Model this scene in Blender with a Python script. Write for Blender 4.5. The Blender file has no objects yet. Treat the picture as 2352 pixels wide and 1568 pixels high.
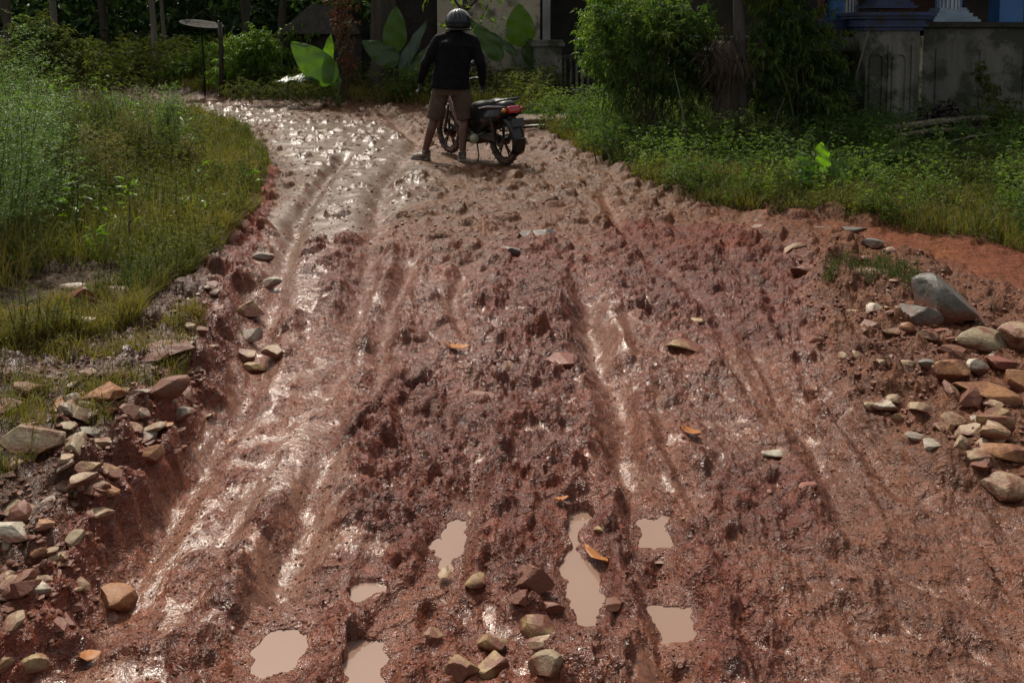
import bpy, bmesh, math, random
import numpy as np
from mathutils import Vector, Matrix, Quaternion
R = math.radians
rng = np.random.default_rng(11)
random.seed(5)
S = bpy.context.scene
COL = bpy.data.collections.new("scene_objects"); S.collection.children.link(COL)

# ---------------------------------------------------------------- camera geometry
CAM_H = 1.64; PITCH = R(4.0); FPX = 2050.0; PY0 = 63+FPX*math.tan(PITCH)
cP, sP = math.cos(PITCH), math.sin(PITCH)
def ray(px, py):
    a = (px-1176.0)/FPX; b = (PY0-py)/FPX
    return a, cP+b*sP, -sP+b*cP
def G(px, py, z=0.0):
    """photo point (2352 px wide) -> point on the plane of height z"""
    a, dy, dz = ray(px, py); t = (z-CAM_H)/dz
    return a*t, dy*t
def AT(px, py, Y):
    """photo point at a known distance Y -> x, z"""
    a, dy, dz = ray(px, py); t = Y/dy
    return a*t, CAM_H+dz*t
def YN(Y): return FPX*CAM_H/(784-1698.7*math.tan(R(23)-math.atan(1.55/Y))-63)
def GP(pts): return np.array([G(*p) for p in pts])

# ---------------------------------------------------------------- numpy noise
_perm = np.random.default_rng(3).permutation(256)
_perm = np.concatenate([_perm, _perm]).astype(np.int64)
_ang = np.random.default_rng(4).random(256)*2*np.pi
_gx, _gy = np.cos(_ang), np.sin(_ang)
_rx = np.random.default_rng(6).random(256); _ry = np.random.default_rng(7).random(256)
def _h(i, j, s=0): return _perm[(_perm[(i+s*17) & 255]+j) & 255]
def perlin(x, y, s=0):
    xi = np.floor(x).astype(np.int64); yi = np.floor(y).astype(np.int64)
    fx = x-xi; fy = y-yi
    u = fx*fx*fx*(fx*(fx*6-15)+10); v = fy*fy*fy*(fy*(fy*6-15)+10)
    def g(i, j, dx, dy):
        k = _h(i, j, s); return _gx[k]*dx+_gy[k]*dy
    a = g(xi, yi, fx, fy); b = g(xi+1, yi, fx-1, fy)
    c = g(xi, yi+1, fx, fy-1); d = g(xi+1, yi+1, fx-1, fy-1)
    return ((a*(1-u)+b*u)*(1-v)+(c*(1-u)+d*u)*v)*1.5
def fbm(x, y, o=4, s=0, g=0.5):
    r = 0; a = 1; f = 1; t = 0
    for k in range(o):
        r = r+a*perlin(x*f+k*7.3, y*f-k*3.1, s+k); t += a; a *= g; f *= 2.03
    return r/t
def worley(x, y, s=0):
    xi = np.floor(x).astype(np.int64); yi = np.floor(y).astype(np.int64)
    f1 = np.full(x.shape, 9.0); f2 = np.full(x.shape, 9.0); cid = np.zeros(x.shape)
    for di in (-1, 0, 1):
        for dj in (-1, 0, 1):
            k = _h(xi+di, yi+dj, s)
            d = np.hypot(xi+di+_rx[k]-x, yi+dj+_ry[k]-y)
            m = d < f1
            f2 = np.where(m, f1, np.minimum(f2, d)); cid = np.where(m, _rx[(k*7+3) & 255], cid); f1 = np.where(m, d, f1)
    return f1, f2, cid
def sstep(a, b, x):
    t = np.clip((x-a)/(b-a), 0, 1); return t*t*(3-2*t)
def dist_line(x, y, P):
    """distance to polyline and signed offset across / length along"""
    best = np.full(x.shape, 1e9); sd = np.zeros(x.shape); al = np.zeros(x.shape); L = 0.0
    for i in range(len(P)-1):
        ax, ay = P[i]; bx, by = P[i+1]; dx, dy = bx-ax, by-ay; l2 = dx*dx+dy*dy; l = math.sqrt(l2)
        t = np.clip(((x-ax)*dx+(y-ay)*dy)/l2, 0, 1)
        ex = x-(ax+t*dx); ey = y-(ay+t*dy); d = np.hypot(ex, ey)
        m = d < best
        sgn = np.sign(dx*ey-dy*ex)
        best = np.where(m, d, best); sd = np.where(m, d*sgn, sd); al = np.where(m, L+t*l, al); L += l
    return best, sd, al
def sdf_poly(x, y, P):
    """signed distance, positive inside"""
    n = len(P); best = np.full(x.shape, 1e9); ins = np.zeros(x.shape, bool)
    for i in range(n):
        ax, ay = P[i]; bx, by = P[(i+1) % n]; dx, dy = bx-ax, by-ay; l2 = dx*dx+dy*dy+1e-12
        t = np.clip(((x-ax)*dx+(y-ay)*dy)/l2, 0, 1)
        best = np.minimum(best, np.hypot(x-(ax+t*dx), y-(ay+t*dy)))
        c = ((ay > y) != (by > y)) & (x < (bx-ax)*(y-ay)/(by-ay+1e-15)+ax)
        ins ^= c
    return np.where(ins, best, -best)

# ---------------------------------------------------------------- object helpers
def tag(o, label=None, cat=None, group=None, kind=None):
    if label: o['label'] = label
    if cat: o['category'] = cat
    if group: o['group'] = group
    if kind: o['kind'] = kind
    return o
def link(o, parent=None):
    COL.objects.link(o)
    if parent is not None: o.parent = parent
    return o
def empty(name, loc, rz=0.0):
    o = bpy.data.objects.new(name, None); o.empty_display_size = 0.1
    o.location = loc; o.rotation_euler = (0, 0, rz); return link(o)
def mesh_np(name, V, F, mat=None, smooth=True, parent=None, cols=None):
    """V (n,3); F list of (k,m) int arrays"""
    me = bpy.data.meshes.new(name)
    if not isinstance(F, (list, tuple)): F = [F]
    F = [np.asarray(f) for f in F if len(f)]
    me.vertices.add(len(V)); me.vertices.foreach_set('co', np.asarray(V, np.float32).ravel())
    nl = sum(f.size for f in F); npoly = sum(len(f) for f in F)
    me.loops.add(nl); me.polygons.add(npoly)
    me.loops.foreach_set('vertex_index', np.concatenate([f.ravel() for f in F]).astype(np.int32))
    tot = np.concatenate([np.full(len(f), f.shape[1]) for f in F]); st = np.concatenate([[0], np.cumsum(tot)[:-1]])
    me.polygons.foreach_set('loop_start', st.astype(np.int32))
    me.polygons.foreach_set('use_smooth', np.full(npoly, smooth))
    if cols:
        for nm, arr in cols.items():
            if arr.ndim == 1:
                a = me.attributes.new(nm, 'FLOAT', 'POINT'); a.data.foreach_set('value', arr.astype(np.float32))
            else:
                a = me.attributes.new(nm, 'FLOAT_COLOR', 'POINT')
                c = np.ones((len(arr), 4), np.float32); c[:, :3] = arr; a.data.foreach_set('color', c.ravel())
    me.update(calc_edges=True); me.validate()
    o = bpy.data.objects.new(name, me)
    if mat: me.materials.append(mat)
    return link(o, parent)

class MB:
    """collects simple solids in one bmesh"""
    def __init__(s): s.bm = bmesh.new()
    def box(s, c, size, rz=0.0, rx=0.0, ry=0.0, bev=0.0, M=None):
        m = Matrix.Translation(c) @ Matrix.Rotation(rz, 4, 'Z') @ Matrix.Rotation(ry, 4, 'Y') @ Matrix.Rotation(rx, 4, 'X') @ Matrix.Diagonal((size[0], size[1], size[2], 1))
        if M is not None: m = M @ m
        r = bmesh.ops.create_cube(s.bm, size=1.0, matrix=m)
        if bev > 0:
            es = list({e for v in r['verts'] for e in v.link_edges})
            bmesh.ops.bevel(s.bm, geom=es, offset=bev, segments=2, affect='EDGES', profile=0.6)
        return s
    def tube(s, pts, rad, n=8, caps=True, ell=None):
        pts = [Vector(p) for p in pts]
        if not hasattr(rad, '__len__'): rad = [rad]*len(pts)
        rings = []; pu = None
        for i, p in enumerate(pts):
            d = (pts[min(i+1, len(pts)-1)]-pts[max(i-1, 0)]).normalized()
            if pu is None:
                pu = Vector((0, 0, 1)) if abs(d.z) < .9 else Vector((1, 0, 0))
            u = (pu-d*pu.dot(d)).normalized(); pu = u; w = d.cross(u)
            e = ell or (1, 1)
            rings.append([s.bm.verts.new(p+(u*math.cos(2*math.pi*k/n)*e[0]+w*math.sin(2*math.pi*k/n)*e[1])*rad[i]) for k in range(n)])
        for a, b in zip(rings, rings[1:]):
            for k in range(n): s.bm.faces.new((a[k], a[(k+1) % n], b[(k+1) % n], b[k]))
        if caps:
            s.bm.faces.new(rings[0][::-1]); s.bm.faces.new(rings[-1])
        return s
    def ball(s, c, r, scl=(1, 1, 1), seg=16, M=None):
        m = Matrix.Translation(c) @ Matrix.Diagonal((scl[0]*r, scl[1]*r, scl[2]*r, 1))
        if M is not None: m = Matrix.Translation(c) @ M @ Matrix.Diagonal((scl[0]*r, scl[1]*r, scl[2]*r, 1))
        bmesh.ops.create_uvsphere(s.bm, u_segments=seg, v_segments=max(6, seg//2), radius=1.0, matrix=m); return s
    def torus(s, c, Rr, r, axis='Y', n=40, m=10, sq=1.0):
        rings = []
        for i in range(n):
            a = 2*math.pi*i/n; ring = []
            for j in range(m):
                b = 2*math.pi*j/m; rr = Rr+r*math.cos(b); h = r*math.sin(b)*sq
                if axis == 'Y': p = (rr*math.cos(a), h, rr*math.sin(a))
                elif axis == 'Z': p = (rr*math.cos(a), rr*math.sin(a), h)
                else: p = (h, rr*math.cos(a), rr*math.sin(a))
                ring.append(s.bm.verts.new(Vector(c)+Vector(p)))
            rings.append(ring)
        for i in range(n):
            for j in range(m):
                s.bm.faces.new((rings[i][j], rings[(i+1) % n][j], rings[(i+1) % n][(j+1) % m], rings[i][(j+1) % m]))
        return s
    def lathe(s, prof, c=(0, 0, 0), n=24, M=None):
        M = M or Matrix.Identity(4); rings = []
        for (r, z) in prof:
            rings.append([s.bm.verts.new(Vector(c)+(M @ Vector((r*math.cos(2*math.pi*k/n), r*math.sin(2*math.pi*k/n), z)))) for k in range(n)])
        for a, b in zip(rings, rings[1:]):
            for k in range(n): s.bm.faces.new((a[k], a[(k+1) % n], b[(k+1) % n], b[k]))
        s.bm.faces.new(rings[0][::-1]); s.bm.faces.new(rings[-1]); return s
    def prism(s, prof, y0, y1, taper=None):
        """side profile in x,z pushed from y0 to y1"""
        A = [s.bm.verts.new((x, y0, z)) for x, z in prof]; B = [s.bm.verts.new((x, y1, z)) for x, z in prof]
        n = len(prof)
        for k in range(n): s.bm.faces.new((A[k], A[(k+1) % n], B[(k+1) % n], B[k]))
        s.bm.faces.new(A[::-1]); s.bm.faces.new(B); return s
    def build(s, name, mat, parent=None, smooth=False, loc=None):
        bmesh.ops.recalc_face_normals(s.bm, faces=s.bm.faces)
        me = bpy.data.meshes.new(name); s.bm.to_mesh(me); s.bm.free()
        if smooth:
            for p in me.polygons: p.use_smooth = True
        if mat: me.materials.append(mat)
        o = bpy.data.objects.new(name, me)
        if loc: o.location = loc
        return link(o, parent)
def remesh(o, vox, it=2, fac=0.5):
    m = o.modifiers.new('r', 'REMESH'); m.mode = 'VOXEL'; m.voxel_size = vox; m.use_smooth_shade = True
    if it:
        k = o.modifiers.new('s', 'SMOOTH'); k.factor = fac; k.iterations = it
    return o
def rough(o, strength, size, mid=0.5):
    t = bpy.data.textures.new('n', 'CLOUDS'); t.noise_scale = size; t.noise_depth = 3
    d = o.modifiers.new('d', 'DISPLACE'); d.texture = t; d.strength = strength; d.mid_level = mid; d.texture_coords = 'LOCAL'
    return o

# ---------------------------------------------------------------- materials
def nodes(name):
    m = bpy.data.materials.new(name); m.use_nodes = True; nt = m.node_tree; nt.nodes.clear()
    out = nt.nodes.new('ShaderNodeOutputMaterial'); return m, nt, out
def N(nt, t, ins=None, **kw):
    n = nt.nodes.new(t)
    for k, v in kw.items(): setattr(n, k, v)
    for k, v in (ins or {}).items():
        if hasattr(v, 'is_output'): nt.links.new(v, n.inputs[k])
        else: n.inputs[k].default_value = v
    return n
def math_n(nt, op, a, b=None, c=None, clamp=False):
    n = nt.nodes.new('ShaderNodeMath'); n.operation = op; n.use_clamp = clamp
    for i, v in enumerate((a, b, c)):
        if v is None: continue
        if hasattr(v, 'is_output'): nt.links.new(v, n.inputs[i])
        else: n.inputs[i].default_value = v
    return n.outputs[0]
def mixc(nt, f, a, b, mode='MIX'):
    n = nt.nodes.new('ShaderNodeMix'); n.data_type = 'RGBA'; n.blend_type = mode
    for k, v in ((0, f), (6, a), (7, b)):
        if hasattr(v, 'is_output'): nt.links.new(v, n.inputs[k])
        elif k == 0: n.inputs[k].default_value = v
        else: n.inputs[k].default_value = (*v, 1)
    return n.outputs[2]
def noise_n(nt, scale, detail=4, rough=.55, co=None, dist=0):
    n = N(nt, 'ShaderNodeTexNoise', {'Scale': scale, 'Detail': detail, 'Roughness': rough, 'Distortion': dist})
    if co is not None: nt.links.new(co, n.inputs['Vector'])
    return n.outputs['Fac']
def ramp(nt, f, stops):
    n = nt.nodes.new('ShaderNodeValToRGB'); cr = n.color_ramp
    while len(cr.elements) < len(stops): cr.elements.new(0.5)
    for e, (p, c) in zip(cr.elements, stops):
        e.position = p; e.color = (*c, 1) if len(c) == 3 else c
    nt.links.new(f, n.inputs[0]); return n.outputs[0]
def mixf(nt, f, a, b):
    return math_n(nt, 'ADD', math_n(nt, 'MULTIPLY', a, math_n(nt, 'SUBTRACT', 1.0, f)), math_n(nt, 'MULTIPLY', f, b))
def maprange(nt, v, a, b, c, d):
    n = N(nt, 'ShaderNodeMapRange', {1: a, 2: b, 3: c, 4: d}); nt.links.new(v, n.inputs[0]); return n.outputs[0]
def pbr(name, c1, c2=None, scale=6, rough=.6, bump=.2, bscale=40, metal=0, spec=.5, mud=0.0, mudcol=(.13, .06, .038), mscale=5, coat=0, streak=False):
    m, nt, out = nodes(name)
    tc = N(nt, 'ShaderNodeTexCoord').outputs['Object']
    if streak:
        mp = N(nt, 'ShaderNodeMapping', {'Vector': tc, 'Scale': (1, 1, .12)}); tcs = mp.outputs[0]
    else: tcs = tc
    f = noise_n(nt, scale, 6, .6, tcs)
    col = mixc(nt, maprange(nt, f, .35, .65, 0, 1), c1, c2 or tuple(x*.7 for x in c1))
    r = maprange(nt, noise_n(nt, scale*2.7, 4, .6, tc), .3, .7, rough*.8, min(1, rough*1.2))
    if mud > 0:
        mf = maprange(nt, noise_n(nt, mscale, 5, .65, tc), .62-mud*.4, .72-mud*.4, 0, 1)
        col = mixc(nt, mf, col, mudcol); r = maprange(nt, mf, 0, 1, rough, .55)
    b = N(nt, 'ShaderNodeBump', {'Strength': bump, 'Distance': .02, 'Height': noise_n(nt, bscale, 5, .65, tc)})
    p = N(nt, 'ShaderNodeBsdfPrincipled', {'Base Color': col, 'Roughness': r, 'Metallic': metal, 'Normal': b.outputs[0], 'Specular IOR Level': spec, 'Coat Weight': coat})
    nt.links.new(p.outputs[0], out.inputs[0]); return m
def leafmat(name, c1, c2, trans=.35, rough=.45, attr=True, spec=.4):
    m, nt, out = nodes(name)
    if attr: f = N(nt, 'ShaderNodeAttribute', attribute_name='rnd').outputs['Fac']
    else: f = noise_n(nt, 3, 5, .6, N(nt, 'ShaderNodeTexCoord').outputs['Object'])
    col = mixc(nt, f, c1, c2)
    p = N(nt, 'ShaderNodeBsdfPrincipled', {'Base Color': col, 'Roughness': rough, 'Specular IOR Level': spec})
    tcol = mixc(nt, 1.0, col, (1.25, 1.45, .5), 'MULTIPLY')
    t = N(nt, 'ShaderNodeBsdfTranslucent', {'Color': tcol})
    mx = N(nt, 'ShaderNodeMixShader', {0: trans, 1: p.outputs[0], 2: t.outputs[0]})
    nt.links.new(mx.outputs[0], out.inputs[0]); return m
# ================================================================ GROUND
BANK = GP([(470,290),(560,320),(640,400),(625,500),(600,580),(560,680),(535,830),(500,950),(440,1060),(350,1180),(275,1290),(225,1400),(195,1470),(110,1535),(20,1600),(-300,1900)])
BANKPOLY = np.vstack([BANK, [(-3.5, .2), (-30, .2), (-30, 17)]])
BERM = GP([(1760,520),(1850,560),(1880,640),(1860,730),(1890,800),(1920,890),(2000,1000),(2120,1110),(2352,1180),(2700,1250),(2700,880),(2352,690),(2100,600),(1950,545)])
GRASS_R = np.vstack([GP([(1130,262),(1220,290),(1330,345),(1430,395),(1550,455),(1700,482),(1900,502),(2100,535),(2352,575),(2900,640)]), [(30, 4), (30, 60), (-3, 60), (-3.5,20)]])
GRASS_L = np.vstack([GP([(440,262),(560,310),(625,385),(600,480),(545,560),(420,680),(350,770),(200,800),(60,860),(-200,950)]), [(-30, 4.5), (-30, 17)]])
FARVERGE = np.vstack([GP([(1130,262),(900,250),(600,232),(440,222),(200,188),(-200,165)]), [(-40, 60), (30, 60), (-3, 60)]])
# dark clod zones
CLODS = [GP(p) for p in (
 [(1190,540),(1290,560),(1335,660),(1330,870),(1290,1000),(1340,1120),(1280,1170),(1260,1300),(1300,1420),(1200,1420),(1130,1300),(1130,1100),(1100,980),(1130,860),(1100,700)],
 [(850,900),(1000,880),(1100,1000),(1040,1130),(1000,1300),(900,1310),(830,1200),(810,1050)],
 [(700,580),(830,540),(820,660),(760,720),(660,690)],
 [(1640,1080),(1880,1080),(1900,1250),(1760,1260),(1640,1180)],
 [(1400,520),(1700,520),(1840,640),(1800,800),(1500,740),(1380,640)],
 [(1330,1180),(1430,1180),(1480,1420),(1400,1440),(1380,1300)],
 [(1560,1230),(1680,1300),(1800,1568),(1640,1568)])]
RUTS = [ # pts, half width, depth, shoulder
 ([(1345,640),(1350,740),(1385,840),(1435,950),(1445,1100),(1495,1200),(1515,1330),(1555,1440),(1590,1600)], .085, .05, .03),
 ([(1480,860),(1520,960),(1560,1080),(1600,1200)], .05, .025, .012),
 ([(1700,720),(1765,850),(1850,1000),(1905,1100),(1940,1220)], .06, .035, .018),
 ([(1830,850),(1900,940),(2000,1050),(2100,1150)], .05, .03, .015),
 ([(850,560),(825,700),(790,800),(745,1000),(700,1200),(625,1450),(600,1600)], .10, .045, .02),
 ([(730,720),(690,900),(600,1080),(500,1250),(400,1420)], .09, .03, .018),
 ([(945,590),(900,700),(870,820),(850,930)], .07, .05, .025),
 ([(1110,1020),(1085,1080),(1045,1200),(1015,1340),(860,1500),(800,1600)], .06, .05, .02),
 ([(1075,600),(1040,700),(1080,780)], .06, .03, .012),
 ([(880,260),(960,330),(880,430),(860,560)], .12, .03, .01),
 ([(1380,430),(1440,560),(1640,700),(1790,980)], .07, .02, .01),
 ([(1310,1160),(1325,1280),(1345,1420)], .10, .03, .0),
 ([(800,350),(700,470),(640,620),(600,800),(560,950),(470,1080),(370,1230),(290,1400),(160,1540)], .11, .05, .0)]
RIDGE = GP([(1235,560),(1260,700),(1240,850),(1200,980),(1190,1150),(1180,1350)])
RUTS = [(GP(p), w, d, s) for p, w, d, s in RUTS]
PUDDLES = [ # outline, level, label
 ([(1295,1165),(1350,1160),(1372,1185),(1352,1220),(1345,1265),(1385,1300),(1392,1360),(1375,1415),(1330,1425),(1302,1380),(1298,1320),(1280,1290),(1292,1250),(1282,1205)], -.018, 'long pale puddle beside the orange leaves in the middle of the road'),
 ([(1448,1182),(1530,1178),(1555,1215),(1545,1245),(1470,1245)], -.020, 'small square muddy puddle, upper of the two in the right tyre rut'),
 ([(1496,1382),(1585,1378),(1615,1415),(1600,1455),(1520,1462)], -.020, 'smooth brown puddle, lower of the two in the right tyre rut'),
 ([(1015,1180),(1070,1185),(1078,1240),(1055,1290),(1030,1330),(1000,1300),(985,1240)], -.015, 'narrow puddle with a torn leaf left of the middle clods'),
 ([(790,1335),(860,1322),(902,1345),(890,1385),(815,1392)], -.012, 'small pale puddle among clods left of the yellow stone'),
 ([(590,1435),(690,1430),(740,1465),(690,1525),(600,1545),(555,1490)], -.016, 'wide shallow pinkish puddle in the left tyre rut near the camera'),
 ([(800,1468),(880,1462),(900,1500),(880,1600),(795,1600),(780,1520)], -.018, 'pale puddle reaching the bottom edge of the photo')]
PUD = [(GP(p), z, l) for p, z, l in PUDDLES]
WETZ = [GP(p) for p in (
 [(780,380),(1000,380),(940,470),(760,560),(740,700),(640,720),(600,600),(650,480)],
 [(640,280),(900,290),(960,360),(760,420),(660,360)],
 [(440,240),(700,250),(640,290),(480,280)],
 [(560,860),(640,860),(560,1060),(420,1250),(300,1420),(330,1240),(460,1030)],
 [(700,900),(800,900),(780,1300),(720,1500),(200,1568),(280,1420),(520,1120)],
 [(1340,640),(1420,700),(1440,900),(1520,1100),(1620,1568),(1500,1568),(1440,1200),(1340,800)])]

def ground(x, y, full=False):
    """height of the ground; with full also colour and wetness"""
    x = np.asarray(x, float); y = np.asarray(y, float)
    n1 = fbm(x*1.3, y*1.3, 3, 1); n2 = fbm(x*6, y*6, 3, 9)
    h = .018*fbm(x*.7, y*.7, 2, 21)
    near = sstep(14, 3, y)
    # left bank
    db = sdf_poly(x, y, BANKPOLY); dbn = db+.07*n1+.05*n2
    bh = (.07+.10*sstep(7.0, 4.3, y))*(.62+.38*sstep(2.3, 3.1, y))
    bank = np.clip(.55*sstep(-.03, .10, dbn+.03*n2)+.45*sstep(.05, .26, dbn), 0, 1)
    h += bank*bh*(1+.25*n1)+np.clip(db-.1, 0, 3)*.05*sstep(-.1, .3, db)
    # right berm of rubble, side path beyond it, grassy verge
    dr = sdf_poly(x, y, BERM); berm = sstep(-.12, .16, dr+.08*n1)
    h += berm*.07
    dg = sdf_poly(x, y, GRASS_R); gr = sstep(-.15, .25, dg+.1*n1); h += gr*.05+np.clip(dg-.3, 0, 4)*.03
    dl = sdf_poly(x, y, GRASS_L); gl = sstep(-.2, .2, dl+.15*n1)
    dv = sdf_poly(x, y, FARVERGE); fv = sstep(-.3, .5, dv+.3*n1); h += fv*.1
    road = (1-bank)*(1-gr)*(1-fv)
    # ruts
    rm = np.zeros_like(x); along = np.zeros_like(x)
    for P, w, d, sh in RUTS:
        wob = .05*perlin(x*2.2, y*2.2, 33)+.02*n2
        dd, sd, al = dist_line(x, y, P); dd = np.abs(sd+wob*.6)
        tl = al.max() if al.size > 5 else 9.0; g = np.exp(-(dd/w)**2*1.3)*sstep(0, .45, al)*sstep(0, .3, sum(np.hypot(*(P[i+1]-P[i])) for i in range(len(P)-1))-al+.15)
        endf = 1.0
        h -= 1.35*d*g*road*(1+.25*n2)
        h += sh*np.exp(-((dd-1.75*w)/(.55*w))**2)*road*(1+.8*n2)
        h += .0045*perlin(sd*38+2*n2, al*5, 5)*g*road*sstep(-.1, .4, perlin(x*4, y*4, 66))
        rm = np.maximum(rm, g)
    ridge = np.exp(-(dist_line(x, y, RIDGE)[0]/.16)**2); h += .035*ridge*(1+.5*n2)*road*(1-rm)
    # roughness mask
    cl = np.zeros_like(x)
    for P in CLODS: cl = np.maximum(cl, sstep(-.12, .08, sdf_poly(x, y, P)+.06*n2))
    pm = np.zeros_like(x)
    pmw = np.zeros_like(x)
    for P, z, l in PUD: pmw = np.maximum(pmw, sstep(-.13, -.05, sdf_poly(x, y, P)))
    for P, z, l in PUD: pm = np.maximum(pm, sstep(-.07, .0, sdf_poly(x, y, P)+.02*n2))
    smooth_path = sstep(-.2, .3, sdf_poly(x, y, GP([(1900,505),(2352,570),(2800,640),(2700,900),(2352,690),(2100,600)])))
    lowright = sstep(.3, 1.0, x)*sstep(4.0, 3.1, y)
    A = (1.12+.12*sstep(7, 5, y)+.50*cl+.45*berm+.3*bank)*(1-.74*rm*(1-.4*cl))*(1+.2*sstep(4.8, 6.8, y))*.85*(1-.6*smooth_path)*(1-.35*lowright)
    A = A*(1-.85*pm)*(1+.35*n1)*(.85+.35*sstep(-.2, .3, fbm(x*2.7, y*2.7, 2, 151)))
    q = .35+.65*sstep(12, 4, y)
    wx = x+.045*perlin(x*7, y*7, 41)+.015*perlin(x*23, y*23, 43); wy = y+.045*perlin(x*7+5, y*7, 42)+.015*perlin(x*23, y*23+9, 44)
    hb = h.copy()
    f1, f2, c1 = worley(wx/.22, wy/.30, 1); e1 = np.clip(1-(f1*1.25)**2, 0, 1)*sstep(.0, .42, f2-f1)
    h += A*.044*e1*c1*(1.15-.35*cl)*(1+.2*sstep(5, 7, y))
    f1b, f2b, c2 = worley(wx/.095, wy/.125, 2); e2 = sstep(.0, .50, f2b-f1b)*(1-.5*f1b)
    h += A*(.55+.45*sstep(7.5, 3.8, y))*(.013*e2+.007*(1-f1b))*(c2-.15)*1.5
    f1c, f2c, c3 = worley(wx/.042, wy/.05, 3)
    h += A*.0100*(.25+.75*sstep(7.5, 3.8, y))*sstep(0, .6, f2c-f1c)*(c3-.2)
    nf = sstep(7.5, 3.8, y)
    rid = 1-np.abs(fbm(x*5, y*5, 3, 50))*2.2
    h += A*(.010+.010*nf)*(rid-.6)*(.4+.5*cl)
    h += A*(.012+.015*nf)*fbm(x*13, y*11, 3, 60)+.007*A*fbm(x*60, y*60, 2, 70)
    h += road*.012*n2*sstep(4, 9, y)
    # thin water and slurry lying level in the hollows
    wz = np.zeros_like(x)
    for P in WETZ: wz = np.maximum(wz, sstep(-.25, .15, sdf_poly(x, y, P)+.18*n1))
    offroad = np.clip(bank+gr+fv+smooth_path*.8+berm*.6, 0, 1)
    q = -.002+.022*wz+.007*fbm(x*2.5, y*2.5, 2, 131)+.003*rm-.03*offroad-.006*cl-.03*pmw
    lev = hb+np.maximum(A, .35)*q*1.0
    pool = sstep(0, .0015, lev-h)*(1-offroad); h = np.where(offroad < .5, np.maximum(h, lev), h)
    # cut face of the bank: gullies
    edge = bank*(1-bank)*4
    h += edge*(.016*fbm(x*7, y*7, 3, 81)+.03*np.clip(1-f1*1.2, 0, 1)*c1)
    # puddle basins
    for P, z, l in PUD:
        s = sdf_poly(x, y, P)+.060*fbm(x*8, y*8, 3, 90)+.010*fbm(x*26, y*26, 2, 91)-.012
        w = sstep(-.03, .03, s); band = sstep(-.15, -.09, s)
        tgt = np.where(s > 0, np.minimum(h, z-.30*np.clip(s, 0, .06)-.0004), np.maximum(h, z+.16*np.clip(-s, 0, .05)+.0004))
        h = h*(1-band)+tgt*band
    # level patch where the rider and motorcycle stand
    st = sstep(1.1, .5, np.hypot((x+.55)/1.2, (y-11.2)/.9)); h = h*(1-st)+st*(.004*n2+.012*fbm(x*9, y*9, 2, 7))
    if not full: return h
    h += sstep(39, 66, y)*4.0  # added rise behind the wood, blocks light from the horizon
    # colours (the soil's own)
    def C(*c): return np.array(c)
    red = C(.170, .062, .037); brown = C(.112, .066, .037); clod = C(.125, .038, .025); orange = C(.17, .085, .050); soil = C(.060, .046, .028)
    pink = C(.20, .082, .046); bankred = C(.165, .048, .030); grey = C(.17, .13, .095)
    L = lambda c, d, m: c*(1-m[:, None])+d*m[:, None]
    c = np.tile(red, (len(x), 1))
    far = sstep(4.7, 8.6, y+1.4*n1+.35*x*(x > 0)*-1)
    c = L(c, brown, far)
    c = L(c, pink, np.clip(rm*.8+.35*sstep(-.1, .5, n1), 0, 1)*(1-.6*far)*(1-cl))
    c = L(c, C(.145, .074, .044), sstep(.25, 1.1, x)*sstep(4.6, 2.9, y)*.6)
    c = L(c, clod, cl*.85)
    c = L(c, orange, smooth_path*np.clip(.55+.6*n1, 0, 1))
    c = L(c, C(.14, .075, .045), berm*.8)
    c = L(c, soil, np.clip(gr+gl+fv, 0, 1))
    bt = bank*(1-gl)
    c = L(c, C(.075, .046, .030), bt*.9)
    c = L(c, bankred, edge*.9)
    c = L(c, C(.10, .065, .035), gr*(1-sstep(.1, .6, dg)))
    tone = 1+.35*fbm(x*3, y*3, 4, 101)+.25*(c2-.5)*A
    yel = sstep(.25, .6, fbm(x*2.1+9, y*2.1, 3, 111))
    c = L(c, c*C(1.15, 1.2, .95), yel*.6)
    c = np.clip(c*tone[:, None]*np.array([.86, .69, .59]), .008, .9)
    wet = (.62+.5*n1)*(1-.35*far)
    for P in WETZ: wet = np.maximum(wet, .95*sstep(-.15, .12, sdf_poly(x, y, P)+.12*n1))
    wet = np.maximum(wet, rm*.75); wet = np.maximum(wet, pm)
    wet = wet*(1-.75*np.clip(gr+gl+berm*.8+smooth_path*.8, 0, 1))*(1-.5*cl)*(1-.5*bt)
    wet = wet*(.75+.5*sstep(.0, -.03, .02*rid+.02*fbm(x*13, y*13, 3, 60)))
    pool = np.maximum(pool, 0)*(1-pm*0)
    slurry = C(.175, .082, .048)
    c = L(c, (slurry*(1-far[:, None])+C(.125, .088, .058)*far[:, None]), pool*.6)
    return h, c, np.clip(wet, 0, 1), pool, 1-.6*far, (1-.62*sstep(4.6, 7.5, y+1.2*n1)*(1-.50*wz))*(1-.6*np.clip(gr+gl+smooth_path+berm*.7, 0, 1))

yy = np.concatenate([np.linspace(-8, 1.4, 16), 1.45*np.exp(np.linspace(0, math.log(34/1.45), 960)), np.geomspace(35, 400, 24)])
du = np.linspace(-1, 1, 1150); ext = 1+np.geomspace(.02, 40, 26)
uu = np.concatenate([-ext[::-1], du, ext])
hw = .60*np.clip(yy, .6, 60)+.45
GX = uu[None, :]*hw[:, None]; GY = np.repeat(yy[:, None], len(uu), 1)
nr, nc = GX.shape
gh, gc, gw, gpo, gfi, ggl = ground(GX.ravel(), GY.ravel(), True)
idx = np.arange(nr*nc).reshape(nr, nc)
Fq = np.stack([idx[:-1, :-1], idx[:-1, 1:], idx[1:, 1:], idx[1:, :-1]], -1).reshape(-1, 4)

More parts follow.
